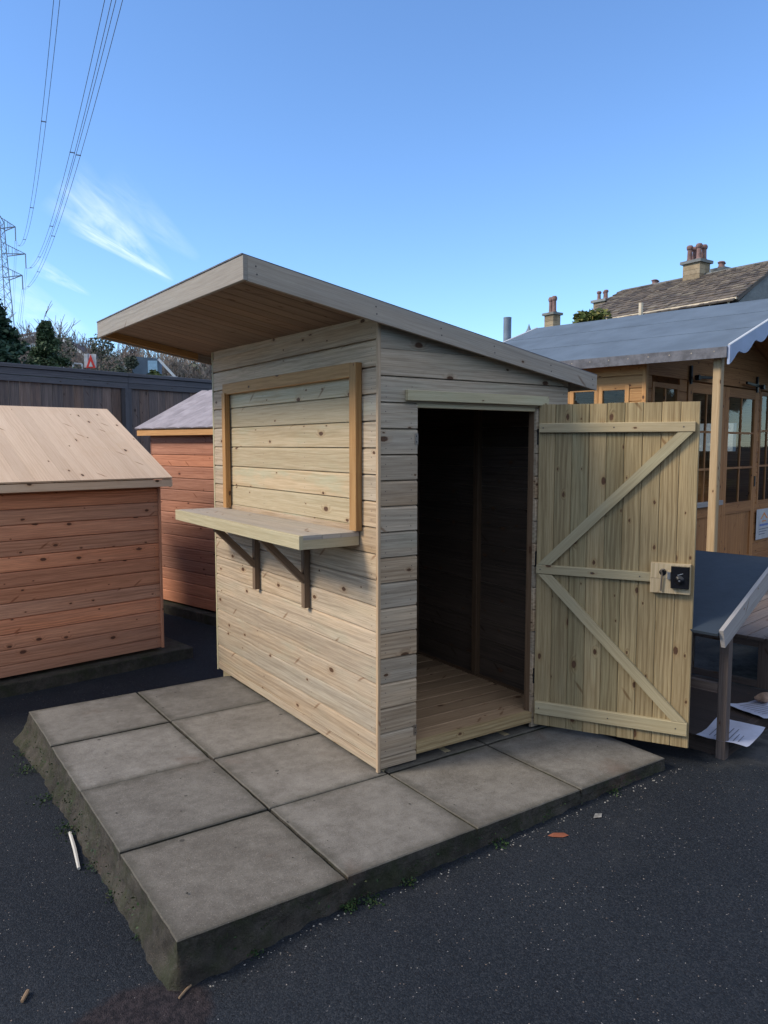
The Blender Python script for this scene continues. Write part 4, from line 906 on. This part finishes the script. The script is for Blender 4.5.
def chimney_parts(parent, x, y, zb, zt, w, d, pots, ph=.55, pr=.13, mat=None, dx=0):
    mat = mat or M['stone']; base = Vector(parent.location)
    mb = MB(); z = zb; r = random.Random(int(x*10))
    while z < zt-.12:
        hh = .2; 
        for (a0, a1) in ((0, .55), (.55, 1)):
            mb.prism([(a0*w-w/2+.004, -d/2), (a1*w-w/2-.004, -d/2), (a1*w-w/2-.004, d/2), (a0*w-w/2+.004, d/2)], (x, y, z), Z, X, Y, min(hh, zt-.12-z)-.008, mat)
        z += hh
    mb.prism([(-w/2-.09, -d/2-.09), (w/2+.09, -d/2-.09), (w/2+.09, d/2+.09), (-w/2-.09, d/2+.09)], (x, y, zt-.12), Z, X, Y, .12, M['stoneg']); st = mb.build('chimney', parent)
    for (px, py) in pots:
        mb = MB(); mb.lathe((x+px, y+py, zt), [(pr*.9, 0), (pr*1.1, .05), (pr*.85, .1), (pr*.78, ph*.7), (pr*1.1, ph*.78), (pr*1.15, ph*.9), (pr*.8, ph)], M['pot'], 12); mb.build('chimney_pot', st)
def at(px, py, depth): return CAM+ray(px, py)*depth
def hl(p): return p-Vector(H.location)
def on_ridge(px, ytop, ybase, w, d, pots, ph, pr=.13, dxr=0):
    # depth where the sight line meets the ridge plane
    dd = ray(px, 280); t = (HX+3.05+dxr-CAM.x)/dd.x; y = (CAM+dd*t).y; zt = (CAM+ray(px, ytop)*t).z; zb = (CAM+ray(px, ybase)*t).z-1.0
    chimney_parts(H, 3.05+dxr, y-HY0, zb+zg, zt+zg, w, d, pots, ph, pr)
on_ridge(696, 262, 285, .75, .80, [(-.18, -.22), (.18, -.22), (-.18, .22), (.18, .22)], .68, .125)
on_ridge(722, 269, 280, .6, .5, [(-.1, 0), (.12, .1)], .30, .14, 1.6)
on_ridge(656, 285.5, 292, .6, .5, [(-.1, 0), (.12, .08)], .26, .14, 1.6)
on_ridge(604.5, 300, 316, .7, .7, [(-.1, -.2), (0.1, .02), (-.1, .22)], .45, .10, 0)
# a second house further away, chimney above the felt roof
p = at(552.5, 314, 40); H2 = thing('stone_house', 'further stone house, only its narrow two-pot chimney shows above the felt roof', 'house', (p.x, p.y, GZ))
zc = p.z+zg; hb('wall', (-2.5, -4, 0), (2.5, 4, zc-3), M['stoneg'], H2)
mb = MB(); mb.prism([(-2.7, zc-3), (2.7, zc-3), (0, zc-1.15)], (0, -4, 0), Y, X, Z, 8, M['slate']); mb.build('roof', H2)
chimney_parts(H2, 0, 0, zc-2.0, zc+.04, .55, .62, [(-.05, -.16), (.05, .16)], .85, .13)
# flue pole and small finial
def pole(px, ytop, depth, r, label, name, cat, mat):
    p = at(px, ytop, depth); mb = MB(); o = Vector((p.x, p.y, GZ)); mb.lathe((0, 0, 0), [(r, 0), (r, p.z-GZ-.02), (r*1.03, p.z-GZ-.02), (r*1.03, p.z-GZ)], mat, 20); ob = mb.build(name, smooth=False, **tagd(label, cat)); ob.location = o
pole(507.5, 317.5, 16, .083, 'plain grey metal flue pipe rising beyond the left end of the felt roof', 'flue_pipe', 'flue pipe', M['pylon'])
p = at(529, 324, 20); mb = MB(); mb.lathe((0, 0, 0), [(.05, 0), (.05, p.z-GZ-.22), (.09, p.z-GZ-.2), (.05, p.z-GZ-.13), (.005, p.z-GZ)], M['pylon'], 10); ob = mb.build('roof_finial', **tagd('tiny pointed spike poking above the felt roof beside the flue pipe', 'finial')); ob.location = (p.x, p.y, GZ)
p = at(641, 303, 20); mb = MB(); mb.lathe((0, 0, 0), [(.055, 0), (.055, p.z-GZ)], M['cream'], 8); ob = mb.build('timber_pole', **tagd('thin pale upright pole in front of the slate roof', 'pole')); ob.location = (p.x, p.y, GZ)

# ------------------------------------------------------------------ trees
def leafcloud(mb, pts, size, mat, r, up=.3):
    for p in pts:
        s_ = size*r.uniform(.6, 1.3); a = Vector((r.gauss(0, 1), r.gauss(0, 1), r.gauss(0, up))).normalized(); b = a.orthogonal().normalized(); b = (b*math.cos(r.random()*6)+a.cross(b)*math.sin(r.random()*6)).normalized()
        mb.add([p-a*s_*.5, p+b*s_*.28, p+a*s_*.5, p-b*s_*.28], [[0, 1, 2, 3]], [[(0, 0)]*4], (r.random(), r.random(), 0), mat)
def conifer(loc, h, rad, seed, label, mat, n=9000, leaf=.16, droop=.25, group=None, tip=1.0):
    r = random.Random(seed); o = thing('conifer_tree', label, 'tree', loc, 0, group); mb = MB(); mb.tube([(0, 0, 0), (0, 0, h*.5), (0, 0, h*.97)], [.16, .1, .02], M['bark'], 8); mb.build('trunk', o)
    mb = MB(); pts = []; lev = int(h*6)
    boughs = []
    for k in range(lev*5):
        t = r.random()**.8; z = h*(.08+.9*t); R_ = rad*((1-t)**1.2)*r.uniform(.55, 1.15)+.03; a = r.uniform(0, 6.283); boughs.append((z, R_, a))
    per = max(6, n//len(boughs))
    for z, R_, a in boughs:
        d = Vector((math.cos(a), math.sin(a), 0)); mb2 = None
        for i in range(per):
            s_ = r.random()**.6; p = Vector((0, 0, z))+d*R_*s_+Vector((0, 0, -droop*R_*s_*s_+.12*R_*s_))+Vector((r.gauss(0, 1), r.gauss(0, 1), r.gauss(0, .7)))*.09*(.5+R_*.5); pts.append(p)
    leafcloud(mb, pts, leaf, mat, r, .5); mb.build('crown', o); return o
def bush(loc, rx, h, seed, label, mat, n=2500, leaf=.18, name='bush', cat='bush', z0=0.0):
    r = random.Random(seed); o = thing(name, label, cat, loc); mb = MB()
    cl = [(r.gauss(0, rx*.42), r.gauss(0, rx*.42), z0+r.uniform(.1, .95)*(h-z0)*.9, r.uniform(.25, .5)*rx*.8) for _ in range(16)]
    for c in cl[:8]: mb.tube([(0, 0, 0), (c[0]*.4, c[1]*.4, c[2]*.5), c[:3]], [.06, .04, .015], M['bark'], 5)
    mb.build('stem', o); mb = MB(); pts = []
    for i in range(n):
        c = r.choice(cl); d = Vector((r.gauss(0, 1), r.gauss(0, 1), r.gauss(0, 1))).normalized()*c[3]*r.uniform(.6, 1.1); pts.append(Vector(c[:3])+d)
    leafcloud(mb, pts, leaf, mat, r, .6); mb.build('crown', o); return o
def g_at(px, depth): p = at(px, 445, depth); return (p.x, p.y, GZ)
def ztop(py, px, depth): return at(px, py, depth).z-GZ
conifer(g_at(-3, 15), ztop(293, 0, 15), 3.0, 3, 'large dark conifer rising above the fence at the left edge', M['needle'], n=44000, leaf=.11)
conifer(g_at(50, 19), ztop(321, 50, 19), 3.3, 5, 'pointed smaller conifer above the fence right of the large one', M['needle2'], n=42000, leaf=.08)
bush(g_at(93, 30), 1.9, ztop(331, 93, 30), 8, 'broad dull evergreen bush behind the fence under the roof corner', M['bush'], n=6500, leaf=.13, z0=2.4)
bush(g_at(121, 28), 1.0, ztop(343, 121, 28), 9, 'rounded dark green bush above the fence below the roof overhang', M['bush'], n=4000, leaf=.12, z0=2.2)
bush(g_at(163, 31), .8, ztop(357, 163, 31), 12, 'low yellow-green bush behind the fence beside the glazed rooflight', M['ivy'], n=900, leaf=.2, z0=2.5)
# ivy-like shrub by the stone house
bush((23.4, 18.3, GZ), 1.2, 7.05, 21, 'yellow-green leafy tree against the left end of the slate roof', M['ivy'], n=4500, leaf=.22, name='tree', cat='tree', z0=3.6)
def bare_mesh(seed, h, mat, nm='branches'):
    r = random.Random(seed); mb = MB()
    def grow(p, d, L, rad, lev):
        n_ = 3; pts = [p]; q = p.copy(); dd = d.copy()
        for i in range(n_): dd = (dd+Vector((r.gauss(0, .10), r.gauss(0, .10), .05))).normalized(); q = q+dd*L/n_; pts.append(q.copy())
        rad = max(rad, .019); mb.tube(pts, [rad, rad*.85, rad*.7, rad*.55], mat, 4 if lev < 3 else 3, cap=False)
        if lev >= 6: return
        for k in range(r.choice((2, 3, 3)) if lev else 8):
            t = r.uniform(.45, 1.0); b = pts[0].lerp(pts[-1], t) if t < .95 else pts[-1]; ang = r.uniform(.3, .75); ax = dd.orthogonal().normalized(); ax.rotate(Matrix.Rotation(r.uniform(0, 6.28), 3, dd)); nd = dd.copy(); nd.rotate(Matrix.Rotation(ang, 3, ax)); nd = (nd+Vector((0, 0, .18))).normalized()
            grow(b, nd, L*r.uniform(.58, .8), rad*.55, lev+1)
    grow(Vector((0, 0, 0)), Vector((0, 0, 1)), h*.36, h*.016, 0); return mb
bt = []
spec = [(30, 328, 46, 'twig', 'bare tree between the large conifer and the small one'), (64, 318, 40, 'twig', 'tallest bare winter tree just right of the small conifer'), (84, 322, 47, 'twig', 'bare tree above the brick gable'), (104, 335, 36, 'twigd', 'brownish bare tree near the left tip of the kiosk roof'),
        (128, 345, 48, 'twig', 'bare tree behind the rounded dark bush'), (150, 348, 44, 'twig', 'bare tree behind the glazed rooflight'), (172, 352, 50, 'twig', 'bare tree under the middle of the roof overhang'), (192, 355, 45, 'twig', 'bare tree just left of the kiosk wall'), (206, 358, 52, 'twigd', 'dark bare tree touching the kiosk wall edge in the view'),
        (74, 330, 54, 'twigd', 'slightly lower bare tree between the tallest bare tree and the brick gable'), (114, 338, 55, 'twig', 'bare tree directly under the left tip of the kiosk roof')]
for i, (px, py, dep, mt, lab) in enumerate(spec):
    h = ztop(py, px, dep)*1.04; o = thing('bare_tree', lab, 'tree', g_at(px, dep), i*1.3, 'bare winter trees behind the fence'); m_ = bare_mesh(30+i, h, M[mt]); 
    zm = max(v[2] for v in m_.v); k = h/zm; m_.v = [(a*k, b*k, c*k) for a, b, c in m_.v]
    m_.build('branches', o)
mb = MB(); r = random.Random(77)
for i in range(4200):
    px = r.uniform(-40, 240); dep = r.uniform(60, 90); p = at(px, 445, dep); h = ztop(350+6*math.sin(px*.06)+r.uniform(-5, 14), px, dep)*r.uniform(.75, 1.0); b = Vector((p.x, p.y, h*.3)); mb.tube([b, b+Vector((r.gauss(0, .8), r.gauss(0, .8), h*.35)), b+Vector((r.gauss(0, 1.4), r.gauss(0, 1.4), h*.7))], [.07, .045, .02], M['twig'], 3, cap=False)
mb.build('far_wood', kind='stuff')
mb = MB(); r = random.Random(78)
pts = [Vector((at(px, 445, dep).x, at(px, 445, dep).y, r.uniform(0, 1)*ztop(368, px, dep))) for px, dep in [(r.uniform(-60, 250), r.uniform(52, 62)) for _ in range(9000)]]
leafcloud(mb, pts, .7, M['bush'], r); mb.build('hedge_mass', kind='stuff')

mb = MB(); r = random.Random(91); pts = []
for i in range(8000):
    a = YAW+math.pi+r.uniform(-2.2, 1.25); dd = r.uniform(24, 30); top = 5.5+1.8*math.sin(a*9)+1.1*math.sin(a*23); pts.append(Vector((CAM.x+math.sin(a)*dd, CAM.y+math.cos(a)*dd, GZ+r.random()*top)))
leafcloud(mb, pts, 1.5, M['bush'], r); mb.build('added_reflection_hedge', kind='stuff')  # unseen hedge added so the summerhouse windows reflect something dark
# ------------------------------------------------------------------ houses beyond the fence
def far_house(label, px, depth, w, d, eave_py, ridge_py, rot, wallm, roofm, extra=None):
    g = g_at(px, depth); o = thing('house', label, 'house', g, rot); ez, rz2 = ztop(eave_py, px, depth), ztop(ridge_py, px, depth)
    hb('wall', (-w/2, -d/2, 0), (w/2, d/2, ez), wallm, o)
    mb = MB(); mb.prism([(-w/2, ez), (w/2, ez), (0, rz2-.05)], (0, -d/2, 0), Y, X, Z, d, wallm); mb.build('gable', o)
    mb = MB()
    for sg in (1, -1):
        e = Vector((-sg*(w/2+.2), -d/2-.2, ez-.1)); rr = Vector((0, -d/2-.2, rz2)); dn = (e-rr); L = dn.length; dn.normalize(); up_ = Y.cross(dn); up_ = up_ if up_.z > 0 else -up_; mb.prism([(0, 0), (d+.4, 0), (d+.4, .12), (0, .12)], rr, dn, Y, up_, L, roofm)
    mb.build('roof', o)
    mb = MB()
    for sg in (1, -1):
        e = Vector((-sg*(w/2+.2), -d/2-.22, ez-.1)); rr = Vector((0, -d/2-.22, rz2)); mb.bar(e, rr, .14, .05, M['white'])
    mb.build('verge_board', o)
    return o, ez, rz2
far_house('house with a pale bargeboard gable seen beside the bare trees above the fence', 76, 45, 1.9, 3, 357, 345, R(-30), M['brick'], M['darkroof'])
o, ez, rz2 = far_house('long dark-roofed house with a bright window behind the two conifers', 32, 62, 3.2, 4, 343, 336, R(20), M['darkroof'], M['darkroof'])
def win_at(o, px, py, depth, w, h, mat):
    p = at(px, py, depth); mb = MB(); mb.prism([(-w/2, 0), (w/2, 0), (w/2, -.05), (-w/2, -.05)], (0, 0, -h/2), Z, RT.normalized(), Vector((FW.x, FW.y, 0)).normalized(), h, M['white']); mb.prism([(-w/2+.05, -.052), (w/2-.05, -.052), (w/2-.05, -.06), (-w/2+.05, -.06)], (0, 0, -h/2+.05), Z, RT.normalized(), Vector((FW.x, FW.y, 0)).normalized(), h-.1, mat)
    mi = (Matrix.Translation(o.location) @ Matrix.Rotation(o.rotation_euler.z, 4, 'Z')).inverted(); mb.v = [tuple(mi @ (Vector(v)+p)) for v in mb.v]; return mb.build('window', o)
win_at(o, 33, 347, 58, .85, .5, M['skyl']); win_at(o, 33, 358, 58, .8, .4, M['white'])
# dark-roofed rooflight house
g = g_at(147, 32); RLH = thing('house', 'grey roof with a glazed dormer and white verges above the fence', 'house', g, R(-20)); zt = ztop(358, 147, 32)
hb('wall', (-1.3, 0, 0), (1.3, 4, zt-.75), M['render'], RLH)
mb = MB(); mb.prism([(-.55, zt-1.0), (.55, zt-1.0), (.62, zt-.05), (-.42, zt)], (0, -.1, 0), Y, X, Z, 3, M['felt']); mb.build('roof', RLH)
mb = MB(); mb.bar((-.5, -.15, zt-.03), (-1.0, -.15, zt-.8), .10, .06, M['white']); mb.bar((.55, -.15, zt-.08), (1.2, -.15, zt-.8), .10, .06, M['white']); mb.build('verge_board', RLH)
mb = MB(); mb.prism([(.12, zt-.65), (.5, zt-.65), (.5, zt-.15), (.12, zt-.15)], (0, -.13, 0), Y, X, Z, .03, M['skyl']); mb.build('window', RLH)
# triangular road sign on its pole
g = g_at(91, 30); zs = ztop(359.5, 91, 30); SG = thing('road_sign', 'red-bordered triangular road sign on a white board above the fence', 'road sign', g, R(-30))
mb = MB(); mb.tube([(0, .03, 0), (0, .03, zs+.2)], .04, M['pylon'], 8); mb.build('pole', SG)
mb = MB(); mb.prism([(-.16, zs-.34), (.30, zs-.34), (.30, zs+.18), (-.16, zs+.18)], (0, 0, 0), Y, X, Z, .02, M['signw']); mb.build('board', SG)
mb = MB(); mb.prism([(-.08, zs-.36), (.28, zs-.36), (.10, zs+.16)], (0, -.03, 0), Y, X, Z, .028, M['red']); mb.prism([(.02, zs-.31), (.18, zs-.31), (.10, zs-.1)], (0, -.036, 0), Y, X, Z, .005, M['signw']); mb.build('warning_triangle', SG)
# a white railing seen left of the sign
p0, p1 = at(55, 362, 29), at(82, 364, 29); mb = MB(); mb.tube([p0, p1], .03, M['signw'], 6)
for k in range(4): q = p0.lerp(p1, k/3); mb.tube([Vector((q.x, q.y, GZ)), q], .03, M['signw'], 6)
mb.build('handrail', **tagd('thin pale handrail just above the fence left of the road sign', 'handrail'))

# ------------------------------------------------------------------ pylon and cables
PD = 190; pc = at(7, 445, PD); PY = thing('pylon', 'grey lattice electricity pylon with three cross arms at the far left', 'pylon', (pc.x, pc.y, GZ), math.atan2(RT.y, RT.x)+.0)
def pz(py): return at(5, py, PD).z-GZ
ZT = pz(217); mb = MB(); r_ = .12
def half(z):
    z1 = pz(279)
    return .95+(ZT-z)/(ZT-z1)*.55 if z > z1 else 1.5+(z1-z)/z1*2.0
lv = [0, 8, 15, 21, 26, 30, 34]; zz = 37.0
while zz < ZT-3: lv.append(zz); zz += 2.4
lv.append(ZT-2.5)
for i in range(len(lv)-1):
    a, b = lv[i], lv[i+1]; ha, hb_ = half(a), half(b)
    cs = lambda h, z: [Vector((sx*h, sy_*h, z)) for sx, sy_ in ((-1, -1), (1, -1), (1, 1), (-1, 1))]
    A, B = cs(ha, a), cs(hb_, b)
    for k in range(4):
        mb.tube([A[k], B[k]], r_, M['pylon'], 4); mb.tube([A[k], B[(k+1) % 4]], .055, M['pylon'], 3); mb.tube([A[(k+1) % 4], B[k]], .055, M['pylon'], 3)
for c in cs(half(ZT-2.5), ZT-2.5): mb.tube([c, (0, 0, ZT)], r_, M['pylon'], 4)
mb.build('tower', PY)
tips = []
for (zy, xt, zt_) in ((229, 24, 232), (253, 33, 258), (276, 29, 278.5)):
    zr = pz(zy)-.3; L = (xt-7)/F_PX*PD; z_tip = pz(zt_)
    for sg in (1, -1):
        mb = MB(); h = half(zr); tip = Vector((sg*L, 0, z_tip))
        for sy_ in (-1, 1):
            mb.tube([(sg*h, sy_*h, zr-1.2), tip], .13, M['pylon'], 4); mb.tube([(sg*h, sy_*h, zr+1.6), tip], .11, M['pylon'], 4)
            for t in (.3, .6): mb.tube([Vector((sg*h, sy_*h, zr-1.2)).lerp(tip, t), Vector((sg*h, sy_*h, zr+1.6)).lerp(tip, t)], .07, M['pylon'], 3)
        arm = mb.build('cross_arm', PY); mb = MB(); mb.tube([tip, tip-Z*3.4], .13, M['pylon'], 6); mb.build('insulator', arm)
        if sg > 0: tips.append(tip)
PM = Matrix.Translation(PY.location) @ Matrix.Rotation(PY.rotation_euler.z, 4, 'Z')
def cable(label, start, through, end_dist, bundle, sagf=1.0, group='power cables running from the pylon'):
    """fixed real wire: parabola in world space through sighted points on a straight plan line"""
    s0 = start
    # plan line: sighted points give bearings, their range along the line follows from the plan line
    (xa, ya), (xb, yb) = through
    best = None
    for hd in [i*.004 for i in range(-200, 400)]:
        d2 = Vector((math.sin(hd), math.cos(hd), 0))
        P = []
        ok = True
        for (x, y) in through:
            ry = ray(x, y); # intersect vertical plane through s0 with direction d2
            nrm = Vector((d2.y, -d2.x, 0)); den = ry.dot(nrm)
            if abs(den) < 1e-6: ok = False; break
            t = (s0-CAM).dot(nrm)/den
            if t <= 5: ok = False; break
            q = CAM+ry*t; P.append(((q-s0).dot(-d2), q.z-s0.z))
        if not ok or P[0][0] <= 0 or P[1][0] <= P[0][0]: continue
        # z = a s + b s^2
        (s1, z1), (s2, z2) = P; dist = (CAM+ray(*through[1])*((s0-CAM).dot(nrm)/den)-CAM).length
        b = (z2/s2-z1/s1)/(s2-s1); a = z1/s1-b*s1; cost = abs(dist-80)+(0 if b > 0 else 1000)
        if best is None or cost < best[0]: best = (cost, d2, a, b)
    _, d2, a, b = best; return d2, a, b
def run_cable(label, tip, through, name='power_cable', rad=.028, twin=.42):
    s0 = PM @ (tip-Z*3.4); d2, a, b = cable(label, s0, through, 0, 0); mb = MB(); sd_ = Vector((d2.y, -d2.x, 0))
    for off in ((-twin/2, twin/2) if twin else (0,)):
        mb.tube([s0-d2*s_+sd_*off+Z*(a*s_+b*s_*s_) for s_ in range(0, 330, 5)], rad, M['cable'], 4)
    if twin:
        for s_ in range(25, 300, 33): c = s0-d2*s_+Z*(a*s_+b*s_*s_); mb.bar(c-sd_*twin*.6, c+sd_*twin*.6, .09, .09, M['cable'])
    # the far span beyond the pylon
    for off in ((-twin/2, twin/2) if twin else (0,)):
        mb.tube([s0+d2*s_+sd_*off+Z*(-.14*s_+.00045*s_*s_) for s_ in range(0, 200, 10)], rad, M['cable'], 4)
    mb.build(name, **tagd(label, 'power cable', 'power cables strung from the pylon')); print(label, d2, a, b)
run_cable('leftmost twin power cable dropping to the top cross arm of the pylon', tips[0], [(38.5, 163), (54, 27)])
run_cable('middle twin power cable running to the long middle cross arm', tips[1], [(55, 215), (84, 105)])
run_cable('right-hand twin power cable curving down to the lowest cross arm', tips[2], [(68, 190), (96, 90)])

# ------------------------------------------------------------------ small debris
def ground_pt(px, py):
    d = ray(px, py); z = GZ
    for _ in range(12): p = CAM+d*((z-CAM.z)/d.z); z = ground_h(p.x, p.y)
    return p
def stick(a, b, r0, mat, label, name='stick', cat='stick', flat=1.0):
    p, q = ground_pt(*a), ground_pt(*b); mb = MB(); m_ = p.lerp(q, .5)+Vector((.003, .004, 0)); zz = Vector((0, 0, r0+.002)); mb.tube([Vector((0, 0, 0))+zz, m_-p+zz, q-p+zz], [r0*.9, r0, r0*.8], mat, 6); o = mb.build(name, **tagd(label, cat)); o.location = p; return o
stick((70, 835), (79, 871), .008, M['stick'], 'thin white stick lying on the tarmac beside the left edge of the slabs')
stick((28, 993), (22, 1004), .006, M['stickb'], 'short brown twig on the tarmac at the bottom left corner', 'twig', 'twig')
stick((192, 986), (179, 1000), .004, M['stickb'], 'slender twig leaning by the near corner of the paving base', 'twig', 'twig')
p = ground_pt(558, 837); mb = MB(); V = [(-.042, 0, .004), (-.018, .007, .014), (.024, .006, .016), (.044, .001, .008), (.02, -.006, .003), (-.022, -.006, .003)]; mb.add(V, [[0, 5, 4, 3, 2, 1]], [[(0, 0)]*6], None, M['leaf']); o = mb.build('fallen_leaf', **tagd('narrow orange fallen leaf on the dark tarmac in front of the slabs', 'leaf')); o.location = p; o.rotation_euler = (0, 0, R(-38))
p = ground_pt(598, 817); mb = MB(); mb.add([(-.03, 0, .004), (0, .016, .009), (.03, .004, .006), (.005, -.014, .004)], [[0, 3, 2, 1]], [[(0, 0)]*4], None, M['chip']); o = mb.build('fallen_leaf', **tagd('pale grey curled leaf on the tarmac near the right end of the slabs', 'leaf')); o.location = p
# loose grit (uncountable)
mb = MB(); r = random.Random(15)
def chip(x, y, s_):
    a = r.uniform(0, 6.28); V = []
    for k in range(4): V.append((x+math.cos(a+k*1.57)*s_*r.uniform(.6, 1.1), y+math.sin(a+k*1.57)*s_*r.uniform(.6, 1.1), ground_h(x, y)+.0005)); 
    V.append((x, y, ground_h(x, y)+s_*.8)); mb.add(V, [[0, 1, 4], [1, 2, 4], [2, 3, 4], [3, 0, 4]], [[(0, 0)]*3]*4, None, M['chip'])
for i in range(700):
    x, y = r.uniform(.0, 3.6), -abs(r.gauss(0, .75))-.06
    chip(x, y, r.uniform(.0008, .0028))
for i in range(300): chip(-.1-abs(r.gauss(0, .3)), r.uniform(-.9, 2.4), r.uniform(.0008, .0028))
for i in range(120): x = r.uniform(0, 2.5); chip(x, -.035-abs(r.gauss(0, .02)), r.uniform(.002, .006))
mb.build('loose_grit', kind='stuff')
# weeds and moss along the paving foot
mb = MB(); r = random.Random(16)
def tuft(x, y, z, n_, s_):
    for i in range(n_):
        p = Vector((x+r.gauss(0, s_), y+r.gauss(0, s_), z+abs(r.gauss(0, s_*.5)))); leafcloud(mb, [p], r.uniform(.006, .015), M['weed'], r, .8)
for (x, y, n_, s_) in ((-.10, 2.2, 60, .03), (-.13, 1.95, 90, .035), (-.10, 1.55, 60, .03), (-.09, 1.2, 70, .03), (-.06, .85, 60, .025), (-.055, .6, 50, .02), (-.05, .3, 30, .015), (.60, -.035, 110, .02), (.68, -.05, 60, .02), (.25, -.03, 30, .015), (.85, -.04, 40, .015), (1.3, -.04, 40, .02), (2.0, -.04, 30, .015)): tuft(x+(.028 if x < 0 else 0), y+(0 if x < 0 else .012), ground_h(x, y)+.004, int(n_*1.8), s_)
for i in range(260): tuft(-.03+r.gauss(0, .012), r.uniform(.3, 2.35), GZ+r.uniform(.03, .11), 1, .006)
for i in range(160): tuft(r.uniform(0, 2.3), -.014+r.gauss(0, .004), -.10+r.uniform(.0, .07), 1, .004)
mb.build('weeds_and_moss', kind='stuff')
for i in range(70): pass
mb = MB(); r = random.Random(19)
for i in range(60):
    x, y = r.uniform(.05, 2.3), r.uniform(.05, 2.3); a = r.uniform(0, 6.28); s_ = r.uniform(.002, .006); mb.add([(x+math.cos(a+k)*s_*(1 if k % 2 else .5), y+math.sin(a+k)*s_, .0035) for k in (0, 1.57, 3.14, 4.7)], [[0, 1, 2, 3]], [[(0, 0)]*4], None, M['joint'])
mb.build('paving_litter', kind='stuff')
